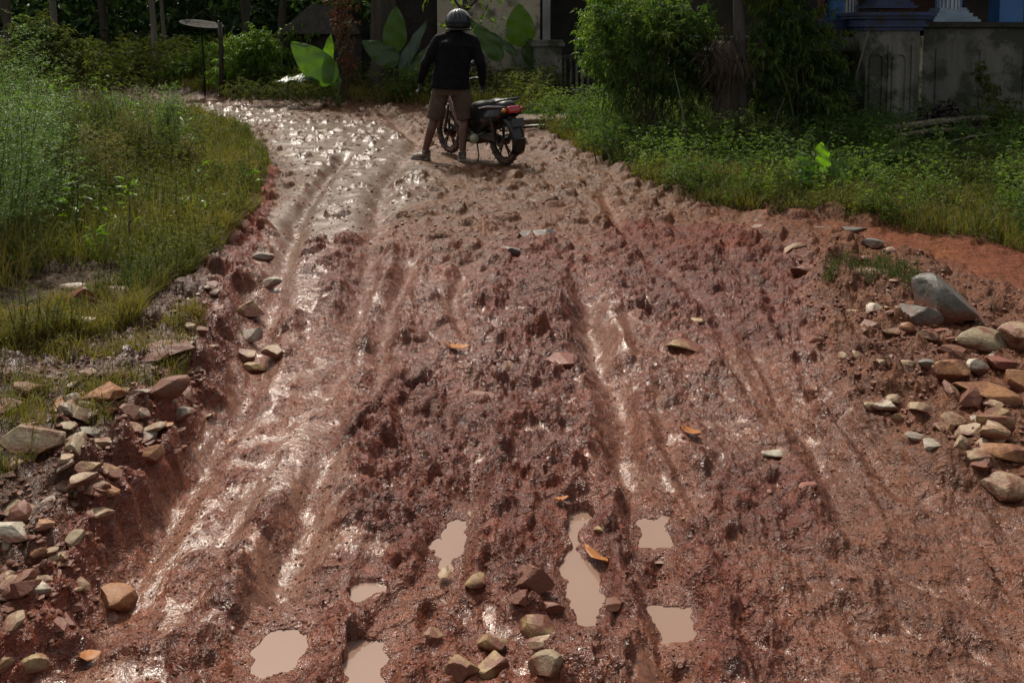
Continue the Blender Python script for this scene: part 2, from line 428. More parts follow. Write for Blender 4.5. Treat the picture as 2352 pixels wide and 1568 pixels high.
def mud_material():
    m, nt, out = nodes('mud')
    tc = N(nt, 'ShaderNodeTexCoord').outputs['Object']
    col = N(nt, 'ShaderNodeAttribute', attribute_name='soil').outputs['Color']
    wet = N(nt, 'ShaderNodeAttribute', attribute_name='wet').outputs['Fac']
    a = noise_n(nt, 22, 5, .6, tc, .6); b = noise_n(nt, 70, 3, .6, tc, .4)
    v = maprange(nt, math_n(nt, 'ADD', a, b), .75, 1.25, .62, 1.35)
    vc = N(nt, 'ShaderNodeCombineColor', {0: v, 1: v, 2: v}).outputs[0]
    c = mixc(nt, 1.0, col, vc, 'MULTIPLY')
    w2 = math_n(nt, 'ADD', wet, maprange(nt, noise_n(nt, 17, 5, .7, tc), .3, .7, -.35, .35), clamp=True)
    c = mixc(nt, w2, c, mixc(nt, 1.0, c, (.82, .80, .80), 'MULTIPLY'))
    r = maprange(nt, w2, 0.0, .6, .45, .19)
    po = N(nt, 'ShaderNodeAttribute', attribute_name='pool').outputs['Fac']
    bs = math_n(nt, 'MULTIPLY', maprange(nt, po, 0, 1, 1.0, .42), N(nt, 'ShaderNodeAttribute', attribute_name='fine').outputs['Fac'])
    r = mixf(nt, po, r, .16); sp = mixf(nt, po, maprange(nt, w2, .1, .7, .22, .50), .58); gl_ = N(nt, 'ShaderNodeAttribute', attribute_name='gloss').outputs['Fac']; sp = math_n(nt, 'MULTIPLY', sp, gl_); r = mixf(nt, gl_, .66, r)
    b1 = N(nt, 'ShaderNodeBump', {'Strength': bs, 'Distance': .030, 'Height': a})
    b2 = N(nt, 'ShaderNodeBump', {'Strength': bs, 'Distance': .009, 'Height': b, 'Normal': b1.outputs[0]})
    b3 = N(nt, 'ShaderNodeBump', {'Strength': bs, 'Distance': .0015, 'Height': noise_n(nt, 170, 2, .5, tc), 'Normal': b2.outputs[0]})
    p = N(nt, 'ShaderNodeBsdfPrincipled', {'Base Color': c, 'Roughness': r, 'Normal': b3.outputs[0], 'Specular IOR Level': sp})
    nt.links.new(p.outputs[0], out.inputs[0]); return m
mud = mud_material()
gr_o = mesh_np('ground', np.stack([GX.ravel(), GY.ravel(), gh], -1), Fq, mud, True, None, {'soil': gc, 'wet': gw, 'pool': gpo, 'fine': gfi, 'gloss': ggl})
tag(gr_o, kind='structure', label='rutted red and brown mud of the village road and its verges')
def HZ(x, y): return float(ground(np.array([x]), np.array([y]))[0])

# puddle water
def water_material():
    m, nt, out = nodes('muddy_water')
    tc = N(nt, 'ShaderNodeTexCoord').outputs['Object']
    c = mixc(nt, noise_n(nt, 4, 3, .5, tc), (.21, .13, .095), (.25, .16, .12))
    b = N(nt, 'ShaderNodeBump', {'Strength': .05, 'Distance': .01, 'Height': noise_n(nt, 9, 2, .5, tc)})
    p = N(nt, 'ShaderNodeBsdfPrincipled', {'Base Color': c, 'Roughness': .04, 'IOR': 1.33, 'Normal': b.outputs[0]})
    nt.links.new(p.outputs[0], out.inputs[0]); return m
water = water_material()
for P, z, lab in PUD:
    c = P.mean(0); E = c+(P-c)*(1+.095/np.linalg.norm(P-c, axis=1))[:, None]
    k = len(E); V = [(c[0], c[1], z)]+[(e[0], e[1], z) for e in E]
    F = np.array([(0, i+1, (i+1) % k+1) for i in range(k)])
    o = mesh_np('puddle', np.array(V), F, water); tag(o, lab, None, 'puddles in the ruts', 'structure')
# ================================================================ STONES
def stone_mat(name, c1, c2, mud_amt=.45, wet=.5, spec=.3):
    m, nt, out = nodes(name)
    tc = N(nt, 'ShaderNodeTexCoord').outputs['Object']; oi = N(nt, 'ShaderNodeObjectInfo').outputs['Random']
    off = N(nt, 'ShaderNodeVectorMath', {0: tc}, operation='ADD'); cmb = N(nt, 'ShaderNodeCombineXYZ', {0: math_n(nt, 'MULTIPLY', oi, 37), 1: 0, 2: 0})
    nt.links.new(cmb.outputs[0], off.inputs[1]); v = off.outputs[0]
    c = mixc(nt, maprange(nt, noise_n(nt, 14, 6, .6, v), .35, .65, 0, 1), c1, c2)
    fine = maprange(nt, noise_n(nt, 90, 5, .7, v), .3, .7, .7, 1.25)
    fc = N(nt, 'ShaderNodeCombineColor', {0: fine, 1: fine, 2: fine}).outputs[0]
    c = mixc(nt, 1.0, c, fc, 'MULTIPLY')
    mf = maprange(nt, noise_n(nt, 9, 6, .7, v), .60-mud_amt*.35, .72-mud_amt*.35, 0, 1)
    gz = N(nt, 'ShaderNodeSeparateXYZ', {0: N(nt, 'ShaderNodeTexCoord').outputs['Generated']}).outputs[2]
    mf = math_n(nt, 'MAXIMUM', mf, maprange(nt, math_n(nt, 'ADD', gz, math_n(nt, 'MULTIPLY', noise_n(nt, 16, 5, .7, v), .7)), .78, .98, .95, 0))
    c = mixc(nt, mf, c, (.14, .052, .031))
    r = maprange(nt, noise_n(nt, 12, 4, .6, v), .3, .7, wet-.14, wet+.16)
    b = N(nt, 'ShaderNodeBump', {'Strength': .6, 'Distance': .006, 'Height': noise_n(nt, 60, 6, .7, v)})
    p = N(nt, 'ShaderNodeBsdfPrincipled', {'Base Color': c, 'Roughness': r, 'Normal': b.outputs[0], 'Specular IOR Level': spec})
    nt.links.new(p.outputs[0], out.inputs[0]); return m
SM = {
 'grey': stone_mat('grey_stone', (.27, .235, .185), (.17, .145, .11), .4),
 'tan': stone_mat('tan_stone', (.34, .25, .155), (.24, .165, .10), .35),
 'yellow': stone_mat('yellow_stone', (.33, .23, .10), (.23, .16, .08), .5),
 'orange': stone_mat('orange_stone', (.34, .17, .075), (.25, .12, .06), .3),
 'red': stone_mat('red_stone', (.24, .075, .050), (.15, .055, .038), .4),
 'pale': stone_mat('pale_stone', (.46, .42, .34), (.33, .29, .22), .3, .45),
 'mud': stone_mat('muddy_stone', (.16, .09, .056), (.12, .062, .040), .65),
 'boulder': stone_mat('boulder_stone', (.13, .125, .11), (.075, .072, .066), 0, .5),
 'dark': stone_mat('dark_stone', (.11, .095, .085), (.16, .15, .135), .2),
 'green': stone_mat('greenish_stone', (.22, .18, .11), (.28, .22, .14), .35)}
def _ico(sub=3):
    bm = bmesh.new(); bmesh.ops.create_icosphere(bm, subdivisions=sub, radius=1)
    V = np.array([v.co[:] for v in bm.verts]); F = np.array([[v.index for v in f.verts] for f in bm.faces]); bm.free(); return V, F
ICO3, ICOF3 = _ico(4); ICO2, ICOF2 = _ico(2)
def stone_verts(w, d, h, ang=10, hi=True):
    V = (ICO3 if hi else ICO2).copy()
    for k in range(ang):
        n = rng.normal(size=3); n /= np.linalg.norm(n); n[2] *= .7
        n /= np.linalg.norm(n); dd = rng.uniform(.40, .74)
        s = V@n; V = V-np.outer(np.maximum(s-dd, 0), n)
    o = rng.uniform(0, 50, 3)
    r = 1+.05*fbm(V[:, 0]*1.5+o[0]+V[:, 2], V[:, 1]*1.5+o[1]-V[:, 2], 3, 5)+.03*fbm(V[:, 0]*6+o[2]+V[:, 2]*3, V[:, 1]*6+V[:, 2]*4, 3, 8)
    V = V*r[:, None]
    V[:, 0] -= (V[:, 0].max()+V[:, 0].min())/2
    sc = np.array([w/(np.ptp(V[:, 0])), d/np.ptp(V[:, 1]), h/np.ptp(V[:, 2])])
    return V*sc
def stone(x, y, w, d, h, mat, label, group, name='stone', sink=.38, tilt=.18, rz=None, ang=10, hi=True, z=None):
    V = stone_verts(w, d, h, ang, hi)
    o = mesh_np(name, V, ICOF3 if hi else ICOF2, SM[mat], False)
    zz = HZ(x, y) if z is None else z
    o.location = (x, y, zz+h*(.5-sink))
    o.rotation_euler = (rng.uniform(-tilt, tilt), rng.uniform(-tilt, tilt), rng.uniform(-.5, .5) if rz is None else rz)
    return tag(o, label, 'stone', group)
def pstone(px, py, wpx, mat, label, group, flat=.45, depth=.75, z0=0.0, **kw):
    """stone whose visible centre is at photo point; width in photo px"""
    z = z0
    for _ in range(3):
        x, y = G(px, py, z)
        z = HZ(x, y)
    t = y/ray(px, py)[1]; w = wpx/FPX*t
    return stone(x, y, w, w*depth, w*flat, mat, label, group, **kw)
GL, GC, GR_ = 'stones on the left bank', 'stones in the middle of the road', 'stones of the right rubble heap'
for a in [
 (145,757,150,'pale','pale grey flat slab lying in the grass of the left bank',.10,.5),
 (190,722,80,'red','reddish brown block behind the pale grey slab',.6,.6),
 (245,694,105,'tan','thin flat tan slab resting just above the reddish block',.14,.4),
 (172,688,60,'pale','small pale slab left of the thin tan slab',.2,.5),
 (570,722,74,'yellow','yellow oval stone at the foot of the left bank',.5,.7),
 (572,783,62,'grey','grey angular stone just below the yellow oval stone',.5,.8),
 (563,824,62,'yellow','yellowish flat stone left of a tan one in the ditch',.4,.7),
 (627,814,56,'tan','tan rounded stone right of the yellowish flat stone in the ditch',.5,.8),
 (588,850,56,'yellow','dull yellow stone nearest the camera in the ditch cluster',.45,.8),
 (617,655,56,'grey','grey stone highest up in the ditch beside the wet track',.4,.8),
 (605,597,50,'grey','thin slanting grey stone stuck in the bank edge by the wet track',.4,.4),
 (430,760,36,'pale','small pale stone alone on the red bank slope',.6,.8),
 (395,800,120,'mud','broad muddy slab half buried in the bank top',.14,.7),
 (350,832,90,'mud','muddy flat stone in front of the broad buried slab',.2,.7),
 (388,905,98,'mud','large round brown stone with a yellow stained top',.5,.7),
 (243,922,100,'orange','orange brown squared stone at the top of the left stone heap',.55,.7),
 (290,893,64,'tan','tan stone leaning behind the orange brown squared stone',.5,.7),
 (172,962,84,'tan','flat tan stone with a pointed end left of the orange brown one',.4,.6),
 (78,1008,135,'green','large grey tan rock with a hollow on the left bank',.5,.7),
 (70,915,84,'mud','brown stone near the left edge above the large tan rock',.4,.7),
 (22,950,80,'red','dark red stone at the left edge of the photo',.5,.8),
 (238,1030,92,'tan','broad tan slab sloping on the edge of the left bank',.3,.6),
 (165,1022,60,'pale','narrow whitish stone between the large rock and the sloping slab',.3,.6),
 (205,1068,62,'yellow','yellowish flat stone under the sloping tan slab',.3,.7),
 (350,965,66,'tan','tan stone sunk in the bank edge right of the rubble',.4,.8),
 (300,980,56,'yellow','small yellow stained stone in the middle of the left heap',.5,.8),
 (252,952,42,'orange','small orange stone under the orange brown squared stone',.5,.8),
 (320,920,60,'grey','thin grey flake lying beside the large round brown stone',.2,.5),
 (230,1135,62,'tan','tan stone stuck in the red cut face of the bank',.4,.7),
 (248,1088,70,'yellow','yellow capped stone on the lip above the red cut face',.4,.7),
 (45,1160,150,'green','long grey green slab slanting out of the left edge',.25,.5),
 (30,1065,120,'green','big mossy slab at the left edge under the large rock',.4,.8),
 (35,1230,95,'pale','pale rounded stone half in shade at the left edge',.4,.7),
 (262,1392,88,'orange','round orange brown stone fallen at the foot of the bank',.65,.9),
 (87,1345,54,'pale','pale angular stone at lower left among brown ones',.5,.8),
 (122,1310,52,'tan','tan stone above the pale angular one at lower left',.4,.8),
 (150,1288,34,'yellow','small yellow stone highest in the lower left group',.6,.8),
 (60,1385,66,'mud','muddy stone at lower left near the photo edge',.5,.8),
 (78,1440,66,'yellow','yellow topped stone at the lower left corner',.6,.8),
 (135,1400,44,'red','small red stone right of the muddy lower left stone',.5,.8)]:
    o = pstone(a[0], a[1], a[2], a[3], a[4], GL, a[5], a[6], z0=.2, sink=.2 if a[1] < 960 else .35)
    if a[1] < 760 and a[0] < 260: o.location.z += .05; o.rotation_euler = (.30, .05, o.rotation_euler[2]*.3)
for a in [
 (1228,1345,92,'mud','dark wedge of stone with a pale top standing among the middle clods',.62,.7,'x'),
 (1090,1347,52,'yellow','small yellow stone left of the dark wedge of stone',.5,.8),
 (1238,1450,104,'yellow','large pitted yellow stone in the middle of the road near the camera',.5,.6),
 (1130,1478,80,'yellow','yellow stone tilted over a dark hollow left of the pitted one',.5,.6),
 (1245,1490,70,'tan','tan stone touching the front of the pitted yellow stone',.4,.6),
 (995,1467,46,'yellow','small yellow stone alone left of the tilted one',.5,.9),
 (1062,1540,76,'yellow','greenish yellow stone at the bottom edge, first from the left',.6,.9),
 (1128,1532,80,'yellow','greenish yellow stone at the bottom edge, second from the left',.6,.9),
 (1252,1540,84,'green','humped grey green stone at the bottom edge, third from the left',.6,.9),
 (1270,1398,62,'red','pinkish red stone below the dark wedge of stone',.5,.8),
 (1190,1385,50,'red','reddish lump left of the pinkish red stone',.5,.8),
 (1050,1222,64,'tan','flat yellowish stone lying in the narrow puddle',.15,.7),
 (1163,850,42,'yellow','small yellow stone right of the big orange leaf',.6,.7),
 (1298,842,80,'red','dark red clod like stone right of the small yellow stone',.6,.8),
 (1105,912,92,'mud','wide muddy stone in the middle of the clods',.35,.6),
 (1180,578,64,'dark','dark angular stone at the far end of the middle clods',.5,.8),
 (1232,541,86,'dark','dark overhanging slab at the top of the middle clods',.28,.5),
 (1600,738,40,'yellow','small yellow flake in the right half of the road',.25,.7),
 (1570,805,84,'yellow','flat yellow stone in the right half of the road',.22,.6),
 (1778,1042,64,'pale','whitish stone right of the orange leaf pieces',.3,.6),
 (1857,1106,44,'red','small pinkish red stone beside the right tyre rut',.5,.8),
 (1415,1405,60,'mud','muddy pebble right of the long puddle',.35,.8),
 (1870,782,42,'red','dark red block like stone beside the right rubble heap',.6,.8),
 (830,268,26,'mud','small clod like stone on the far bend of the road',.6,.9)]:
    pstone(a[0], a[1], a[2], a[3], a[4], GC, a[5], a[6])
for a in [
 (2168,706,152,'boulder','big grey boulder, largest stone of the right heap',.78,.85,.25),
 (2112,738,112,'dark','dark grey boulder leaning on the left of the big grey one',.62,.8,.28),
 (1990,625,104,'tan','broad beige boulder sunk flat in the mud with a red clod on it',.3,.8,.3),
 (1990,598,32,'red','red clod of stone on top of the broad beige boulder',.6,.9,.1),
 (1820,567,64,'tan','flat tan stone with a sharp upper edge at the far end of the heap',.4,.5,.3),
 (1852,627,72,'mud','long muddy stone below the flat tan far stone',.4,.5,.3),
 (2003,566,52,'dark','dark brown stone beyond the broad beige boulder',.5,.8,.3),
 (2047,768,42,'tan','small tan stone under the dark grey boulder',.6,.8,.3),
 (2082,767,36,'orange','small bright orange stone under the dark grey boulder',.7,.8,.2),
 (2130,778,50,'tan','tan stone right of the small bright orange one',.6,.8,.3),
 (2160,768,32,'red','small red stone left of the green grey slab',.7,.8,.2),
 (2188,808,64,'mud','pinkish brown stone in front of the green grey slab',.6,.8,.3),
 (2252,795,134,'green','large green grey slab below the big grey boulder',.4,.7,.2),
 (2345,800,95,'tan','large tan rock cut by the right edge of the photo',.8,.8,.2),
 (2300,852,62,'red','red brown stone left of the large tan edge rock',.6,.8,.2),
 (2243,860,54,'pale','pale pitted stone left of the red brown stone',.7,.7,.2),
 (2192,882,84,'orange','orange brown rounded stone in the middle of the right heap',.6,.8,.3),
 (2150,850,50,'mud','muddy pale stone above the orange brown rounded one',.5,.8,.3),
 (2262,908,155,'orange','long flat orange rock stretching to the right edge',.3,.5,.3),
 (2345,890,70,'orange','upright orange rock at the right edge behind the long flat one',.8,.8,.2),
 (2277,957,94,'yellow','pale yellow oval stone on dark soil at the right',.4,.6,.3),
 (2285,1006,72,'yellow','yellow angular stone below the pale yellow oval one',.7,.8,.2),
 (2312,1052,124,'orange','large orange stone at the right edge below the yellow angular one',.4,.6,.3),
 (2312,1120,112,'tan','tan stone low at the right edge, nearest the camera in the heap',.5,.7,.3),
 (2242,1092,62,'tan','flat tan stone left of the large orange one',.4,.7,.4),
 (2008,720,50,'pale','small whitish stone left of the dark grey boulder',.4,.7,.3),
 (2030,932,70,'pale','pale flat stone on the mud left of the heap',.25,.6,.4),
 (2070,972,50,'yellow','yellow brown stone below the pale flat stone',.5,.8,.4),
 (2172,990,54,'yellow','yellow brown stone sunk in mud at the foot of the heap',.5,.8,.4),
 (2112,955,60,'tan','sunken tan stone between the pale flat one and the heap',.4,.8,.4),
 (1890,482,36,'tan','small tan stone at the edge of the right grass',.6,.8,.3),
 (1742,522,32,'yellow','small yellow stone on the path left of the tan grass edge stone',.5,.8,.3),
 (2045,575,40,'pale','small pale stone beside the dark brown far stone',.4,.8,.3),
 (2130,840,44,'dark','dark little stone in the gap above the orange brown one',.5,.8,.3)]:
    pstone(a[0], a[1], a[2], a[3], a[4], GR_, a[5], a[6], z0=.05, sink=a[7], ang=6 if a[2] > 110 else 9)
# smaller stones nobody could tell apart, still one object each
def scatter(poly, n, smin, smax, mats, label, group, y_scale=True):
    P = GP(poly); lo, hi = P.min(0), P.max(0); k = 0
    while k < n:
        u = random.uniform(0, 1); px = random.uniform(min(p[0] for p in poly), max(p[0] for p in poly)); py = random.uniform(min(p[1] for p in poly), max(p[1] for p in poly))
        x, y = G(px, py); x, y = G(px, py, HZ(x, y)); x, y = G(px, py, HZ(x, y))
        if sdf_poly(np.array([float(px)]), np.array([float(py)]), np.array(poly, float))[0] < 0: continue
        t = math.hypot(y, 1.5); s = random.uniform(smin, smax)*(.6+.4*random.random())
        stone(x, y, s, s*random.uniform(.6, .9), s*random.uniform(.3, .6), random.choice(mats), label, group, sink=random.uniform(.4, .62), tilt=.35, hi=False, rz=random.uniform(0, 6)); k += 1
scatter([(300,850),(480,880),(440,1020),(330,1150),(200,1230),(0,1400),(0,900),(150,860)], 66, .06, .15, ['tan','grey','green','tan','mud','orange'], 'small muddy stone pressed into the top of the left bank', 'small stones of the left bank')
scatter([(160,1260),(210,1400),(170,1480),(60,1568),(0,1568),(0,1250)], 22, .045, .11, ['tan','mud','yellow','red'], 'small stone in the lower left corner rubble', 'small stones of the lower left corner')
scatter([(420,640),(520,640),(500,800),(440,900),(330,860)], 18, .05, .13, ['mud','grey','tan'], 'small half buried stone between grass and ditch on the left', 'small stones between grass and ditch')
scatter([(1880,640),(2080,600),(2200,760),(2352,850),(2352,1150),(2150,1080),(1980,960),(1890,800)], 52, .06, .15, ['tan','mud','orange','grey','tan','mud'], 'small stone wedged in the mud of the right rubble heap', 'small stones of the right heap')
scatter([(700,520),(1800,520),(1880,900),(1750,1400),(900,1400),(650,900)], 14, .02, .05, ['mud','mud','red','yellow','tan'], 'little stone trodden into the red clods of the road', 'little stones in the road')

scatter([(440,1010),(500,900),(460,1050),(330,1180),(240,1300),(200,1240),(330,1080)], 12, .03, .08, ['mud','red','tan','red'], 'small stone lodged in the red cut face of the bank', 'small stones of the cut face')
scatter([(520,270),(1250,280),(1420,420),(1650,520),(1200,540),(650,560),(660,400)], 22, .03, .085, ['mud','mud','dark','tan','mud'], 'stone trodden into the brown far half of the road', 'little stones of the far road')
# pebbles and crumbs of mud: countless
def crumbs(name, poly, n, smin, smax, mat, label, sm=True):
    P = GP(poly); V = []; F = []; px = rng.uniform(min(p[0] for p in poly), max(p[0] for p in poly), n*4); py = rng.uniform(min(p[1] for p in poly), max(p[1] for p in poly), n*4)
    pts = np.array([G(a, b) for a, b in zip(px, py)]); ok = sdf_poly(pts[:, 0], pts[:, 1], P) > 0; pts = pts[ok][:n]
    for q, z, l in PUD:
        pts = pts[sdf_poly(pts[:, 0], pts[:, 1], q) < .01]
    z = ground(pts[:, 0], pts[:, 1]); m = len(pts); bv, bf = _ico(1); nv = len(bv)
    s = rng.uniform(smin, smax, m)*rng.uniform(.4, 1, m)*(.6+.09*pts[:, 1])
    jit = 1+rng.uniform(-.35, .35, (m, nv))
    V = bv[None]*jit[:, :, None]*s[:, None, None]*np.array([1, .85, .6])
    an = rng.uniform(0, 6.3, m); ca, sa = np.cos(an)[:, None], np.sin(an)[:, None]
    X = V[:, :, 0]*ca-V[:, :, 1]*sa+pts[:, 0:1]; Y = V[:, :, 0]*sa+V[:, :, 1]*ca+pts[:, 1:2]; Z = V[:, :, 2]+z[:, None]+s[:, None]*.1
    VV = np.stack([X, Y, Z], -1).reshape(-1, 3); FF = (bf[None]+(np.arange(m)*nv)[:, None, None]).reshape(-1, 3)
    o = mesh_np(name, VV, FF, mat, name != 'rubble'); tag(o, label, 'mud crumbs', None, 'stuff')
crumbs('mud_crumbs', [(560,420),(1300,400),(1900,560),(1900,900),(2100,1150),(2352,1300),(2352,1568),(120,1568),(450,1080)], 5500, .003, .009, stone_mat('crumb_mud', (.17, .066, .044), (.12, .045, .032), .5, .45), 'loose crumbs of red mud strewn over the road')
crumbs('pebbles', [(460,250),(1250,280),(1500,470),(1850,540),(2000,640),(1500,640),(640,560),(640,400)], 1300, .005, .013, stone_mat('pebble', (.24, .165, .11), (.16, .105, .070), .4, .35), 'wet brown pebbles covering the far half of the road')

crumbs('rubble', [(0,860),(160,830),(420,790),(500,700),(520,860),(450,1000),(330,1180),(240,1300),(200,1480),(0,1568)], 1500, .006, .020, SM['mud'], 'loose grit and chips of stone on the left bank')
crumbs('rubble', [(1800,560),(2080,600),(2352,700),(2352,1180),(2150,1090),(1980,970),(1880,820)], 1300, .006, .022, SM['mud'], 'loose grit and chips of stone on the right heap')
crumbs('rubble', [(480,260),(1250,280),(1450,430),(1750,520),(1200,560),(650,560),(640,400)], 800, .006, .020, SM['mud'], 'small trodden stones of the far half of the road')
# fallen leaves
def fallen(px, py, L, W, rz, c, label, z=None, curl=.25):
    x, y = G(px, py); z = (HZ(x, y)+.012) if z is None else z
    n = 9; V = []; F = []
    for i in range(n):
        t = i/(n-1); w = W/2*math.sin(math.pi*min(1, t*.94+.03))**.8*(1+.15*random.uniform(-1, 1))
        zz = .35*L*curl*(2*t-1)**2+random.uniform(0, .004)
        for s in (-1, 0, 1): V.append(((t-.5)*L, s*w, zz+abs(s)*W*.18))
    for i in range(n-1):
        for s in (0, 1): a = i*3+s; F.append((a, a+3, a+4, a+1))
    o = mesh_np('fallen_leaf', np.array(V), np.array(F), c); o.location = (x, y, z); o.rotation_euler = (random.uniform(-.2, .2), random.uniform(-.2, .2), rz)
    k = o.modifiers.new('t', 'SOLIDIFY'); k.thickness = .0015
    return tag(o, label, 'leaf', 'fallen leaves in the mud')
dl = leafmat('dead_leaf', (.42, .15, .02), (.26, .10, .03), .2, .5, False)
dl2 = leafmat('pale_dead_leaf', (.38, .27, .16), (.30, .17, .09), .2, .5, False)
fallen(1042, 812, .17, .055, .25, dl, 'large orange leaf lying on a clod in the upper middle of the road')
fallen(1587, 1006, .085, .05, -.7, dl, 'orange leaf on the mud in the right half of the road')
fallen(1368, 1280, .13, .035, -1.1, dl, 'long orange leaf on the right shore of the long puddle')
fallen(1290, 1165, .05, .028, .2, dl, 'small orange leaf at the far tip of the long puddle')
fallen(1000, 1250, .08, .03, -.5, dl, 'orange leaf on the left shore of the narrow puddle')
fallen(1020, 1325, .06, .035, 1.2, dl2, 'pale torn leaf at the near end of the narrow puddle')
fallen(205, 1507, .055, .04, .5, dl, 'orange leaf on the wet mud at the lower left')
fallen(530, 1000, .05, .025, .1, dl, 'small orange leaf at the foot of the left bank')
# ================================================================ PLANTS
def leaf_cloud(C, D, L, W, fold=.25, droop=.25, rnd=None):
    """leaves at C (n,3) pointing along D (n,3), length L, width W -> V,F,rnd"""
    n = len(C); D = D/np.linalg.norm(D, axis=1, keepdims=True)
    up = np.tile([0, 0, 1.], (n, 1))+rng.normal(0, .55, (n, 3))
    Sd = np.cross(D, up); Sd /= np.linalg.norm(Sd, axis=1, keepdims=True)+1e-9; Nn = np.cross(Sd, D)
    L = np.asarray(L)[:, None]; W = np.asarray(W)[:, None]
    dz = np.zeros((n, 3)); dz[:, 2] = -1
    b = C; m = C+D*L*.5+dz*L*droop*.25; t = C+D*L+dz*L*droop
    l = C+D*L*.42-Sd*W*.5+Nn*W*fold+dz*L*droop*.2; r = C+D*L*.42+Sd*W*.5+Nn*W*fold+dz*L*droop*.2
    V = np.stack([b, l, m, r, t], 1).reshape(-1, 3)
    q = np.array([[0, 2, 1], [0, 3, 2], [1, 2, 4], [2, 3, 4]])
    F = (q[None]+(np.arange(n)*5)[:, None, None]).reshape(-1, 3)
    rr = rng.random(n) if rnd is None else rnd
    return V, F, np.repeat(rr, 5)
def blades(P, H, W, lean, seg=3, curl=1.0, rnd=None):
    """grass blades rooted at P (n,3)"""
    n = len(P); an = rng.uniform(0, 2*np.pi, n); dx, dy = np.cos(an), np.sin(an)
    fa = an+rng.normal(0, .9, n)+np.pi/2; sx, sy = np.cos(fa), np.sin(fa)
    V = []
    for i in range(seg):
        t = i/seg; off = lean*H*(t**1.8)*curl; w = W*.5*(1-t*.75)
        z = H*t*(1-.25*lean*t)
        for s in (-1, 1): V.append(np.stack([P[:, 0]+dx*off+s*sx*w, P[:, 1]+dy*off+s*sy*w, P[:, 2]+z], -1))
    V.append(np.stack([P[:, 0]+dx*lean*H*curl, P[:, 1]+dy*lean*H*curl, P[:, 2]+H*(1-.3*lean)], -1))
    V = np.stack(V, 1); k = V.shape[1]
    q = np.array([[2*i, 2*i+1, 2*i+3, 2*i+2] for i in range(seg-1)]); tr = np.array([[k-3, k-2, k-1]])
    base = (np.arange(n)*k)[:, None, None]
    rr = rng.random(n) if rnd is None else rnd
    return V.reshape(-1, 3), (q[None]+base).reshape(-1, 4), (tr[None]+base).reshape(-1, 3), np.repeat(rr, k)
def stems(A, B, r0, r1, bend=.1, seg=4):
    """thin three-sided stems from A to B (n,3)"""
    n = len(A); V = []; bv = rng.normal(0, bend, (n, 3)); bv[:, 2] *= .2
    L = np.linalg.norm(B-A, axis=1)[:, None]
    for i in range(seg+1):
        t = i/seg; c = A*(1-t)+B*t+bv*L*math.sin(math.pi*t*.9); r = (r0*(1-t)+r1*t)
        for k in range(3):
            a = 2*math.pi*k/3
            V.append(c+np.array([math.cos(a), math.sin(a), 0])*np.reshape(r, (-1, 1)))
    V = np.stack(V, 1); K = V.shape[1]
    q = np.array([[3*i+k, 3*i+(k+1) % 3, 3*i+3+(k+1) % 3, 3*i+3+k] for i in range(seg) for k in range(3)])
    return V.reshape(-1, 3), (q[None]+(np.arange(n)*K)[:, None, None]).reshape(-1, 4)
def merge(parts):
    """parts: (V, [F...], rnd)"""
    V = []; F3 = []; F4 = []; Rr = []; o = 0
    for v, fs, r in parts:
        V.append(v); Rr.append(r)
        for f in fs: (F4 if f.shape[1] == 4 else F3).append(f+o)
        o += len(v)
    F = []
    if F4: F.append(np.concatenate(F4))
    if F3: F.append(np.concatenate(F3))
    return np.concatenate(V), F, np.concatenate(Rr)
def sample(poly, n, ground_z=True):
    P = np.asarray(poly); lo, hi = P.min(0), P.max(0); out = np.zeros((0, 2))
    while len(out) < n:
        q = rng.uniform(lo, hi, (n*3, 2)); q = q[sdf_poly(q[:, 0], q[:, 1], P) > 0]; out = np.vstack([out, q])
    out = out[:n]; z = ground(out[:, 0], out[:, 1]); return np.column_stack([out, z])
def dens(P, f, thr=0.0, s=0, soft=.25):
    n = fbm(P[:, 0]*f, P[:, 1]*f, 3, s); return P[rng.random(len(P)) < sstep(thr-soft, thr+soft, n)]

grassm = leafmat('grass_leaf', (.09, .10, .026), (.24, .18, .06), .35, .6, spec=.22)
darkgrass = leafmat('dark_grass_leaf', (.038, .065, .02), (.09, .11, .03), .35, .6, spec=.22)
weedm = leafmat('weed_leaf', (.055, .078, .026), (.15, .15, .048), .4, .7, spec=.08)
shrubm = leafmat('shrub_leaf', (.045, .09, .028), (.15, .205, .05), .45, .6, spec=.14)
olivem = leafmat('olive_leaf', (.05, .075, .025), (.12, .13, .04), .3, .7, spec=.08)
brightm = leafmat('bright_leaf', (.10, .18, .020), (.17, .27, .035), .45, .38)
feathm = leafmat('feather_leaf', (.075, .15, .035), (.13, .20, .05), .4, .5)
deadm = leafmat('dry_leaf', (.20, .13, .07), (.11, .07, .04), .2, .6)
stemm = pbr('stem_bark', (.11, .085, .05), (.06, .05, .03), 12, .7, .3)
greenstem = pbr('green_stem', (.07, .10, .03), (.10, .12, .05), 12, .5, .2)
bark = pbr('tree_bark', (.075, .060, .045), (.035, .028, .022), 9, .85, .8, 30, streak=True)
palebark = pbr('pale_bark', (.20, .18, .15), (.10, .09, .075), 9, .8, .6, 30, streak=True)

def z_of(P, z=0): return np.column_stack([P, z+ground(P[:, 0], P[:, 1])])
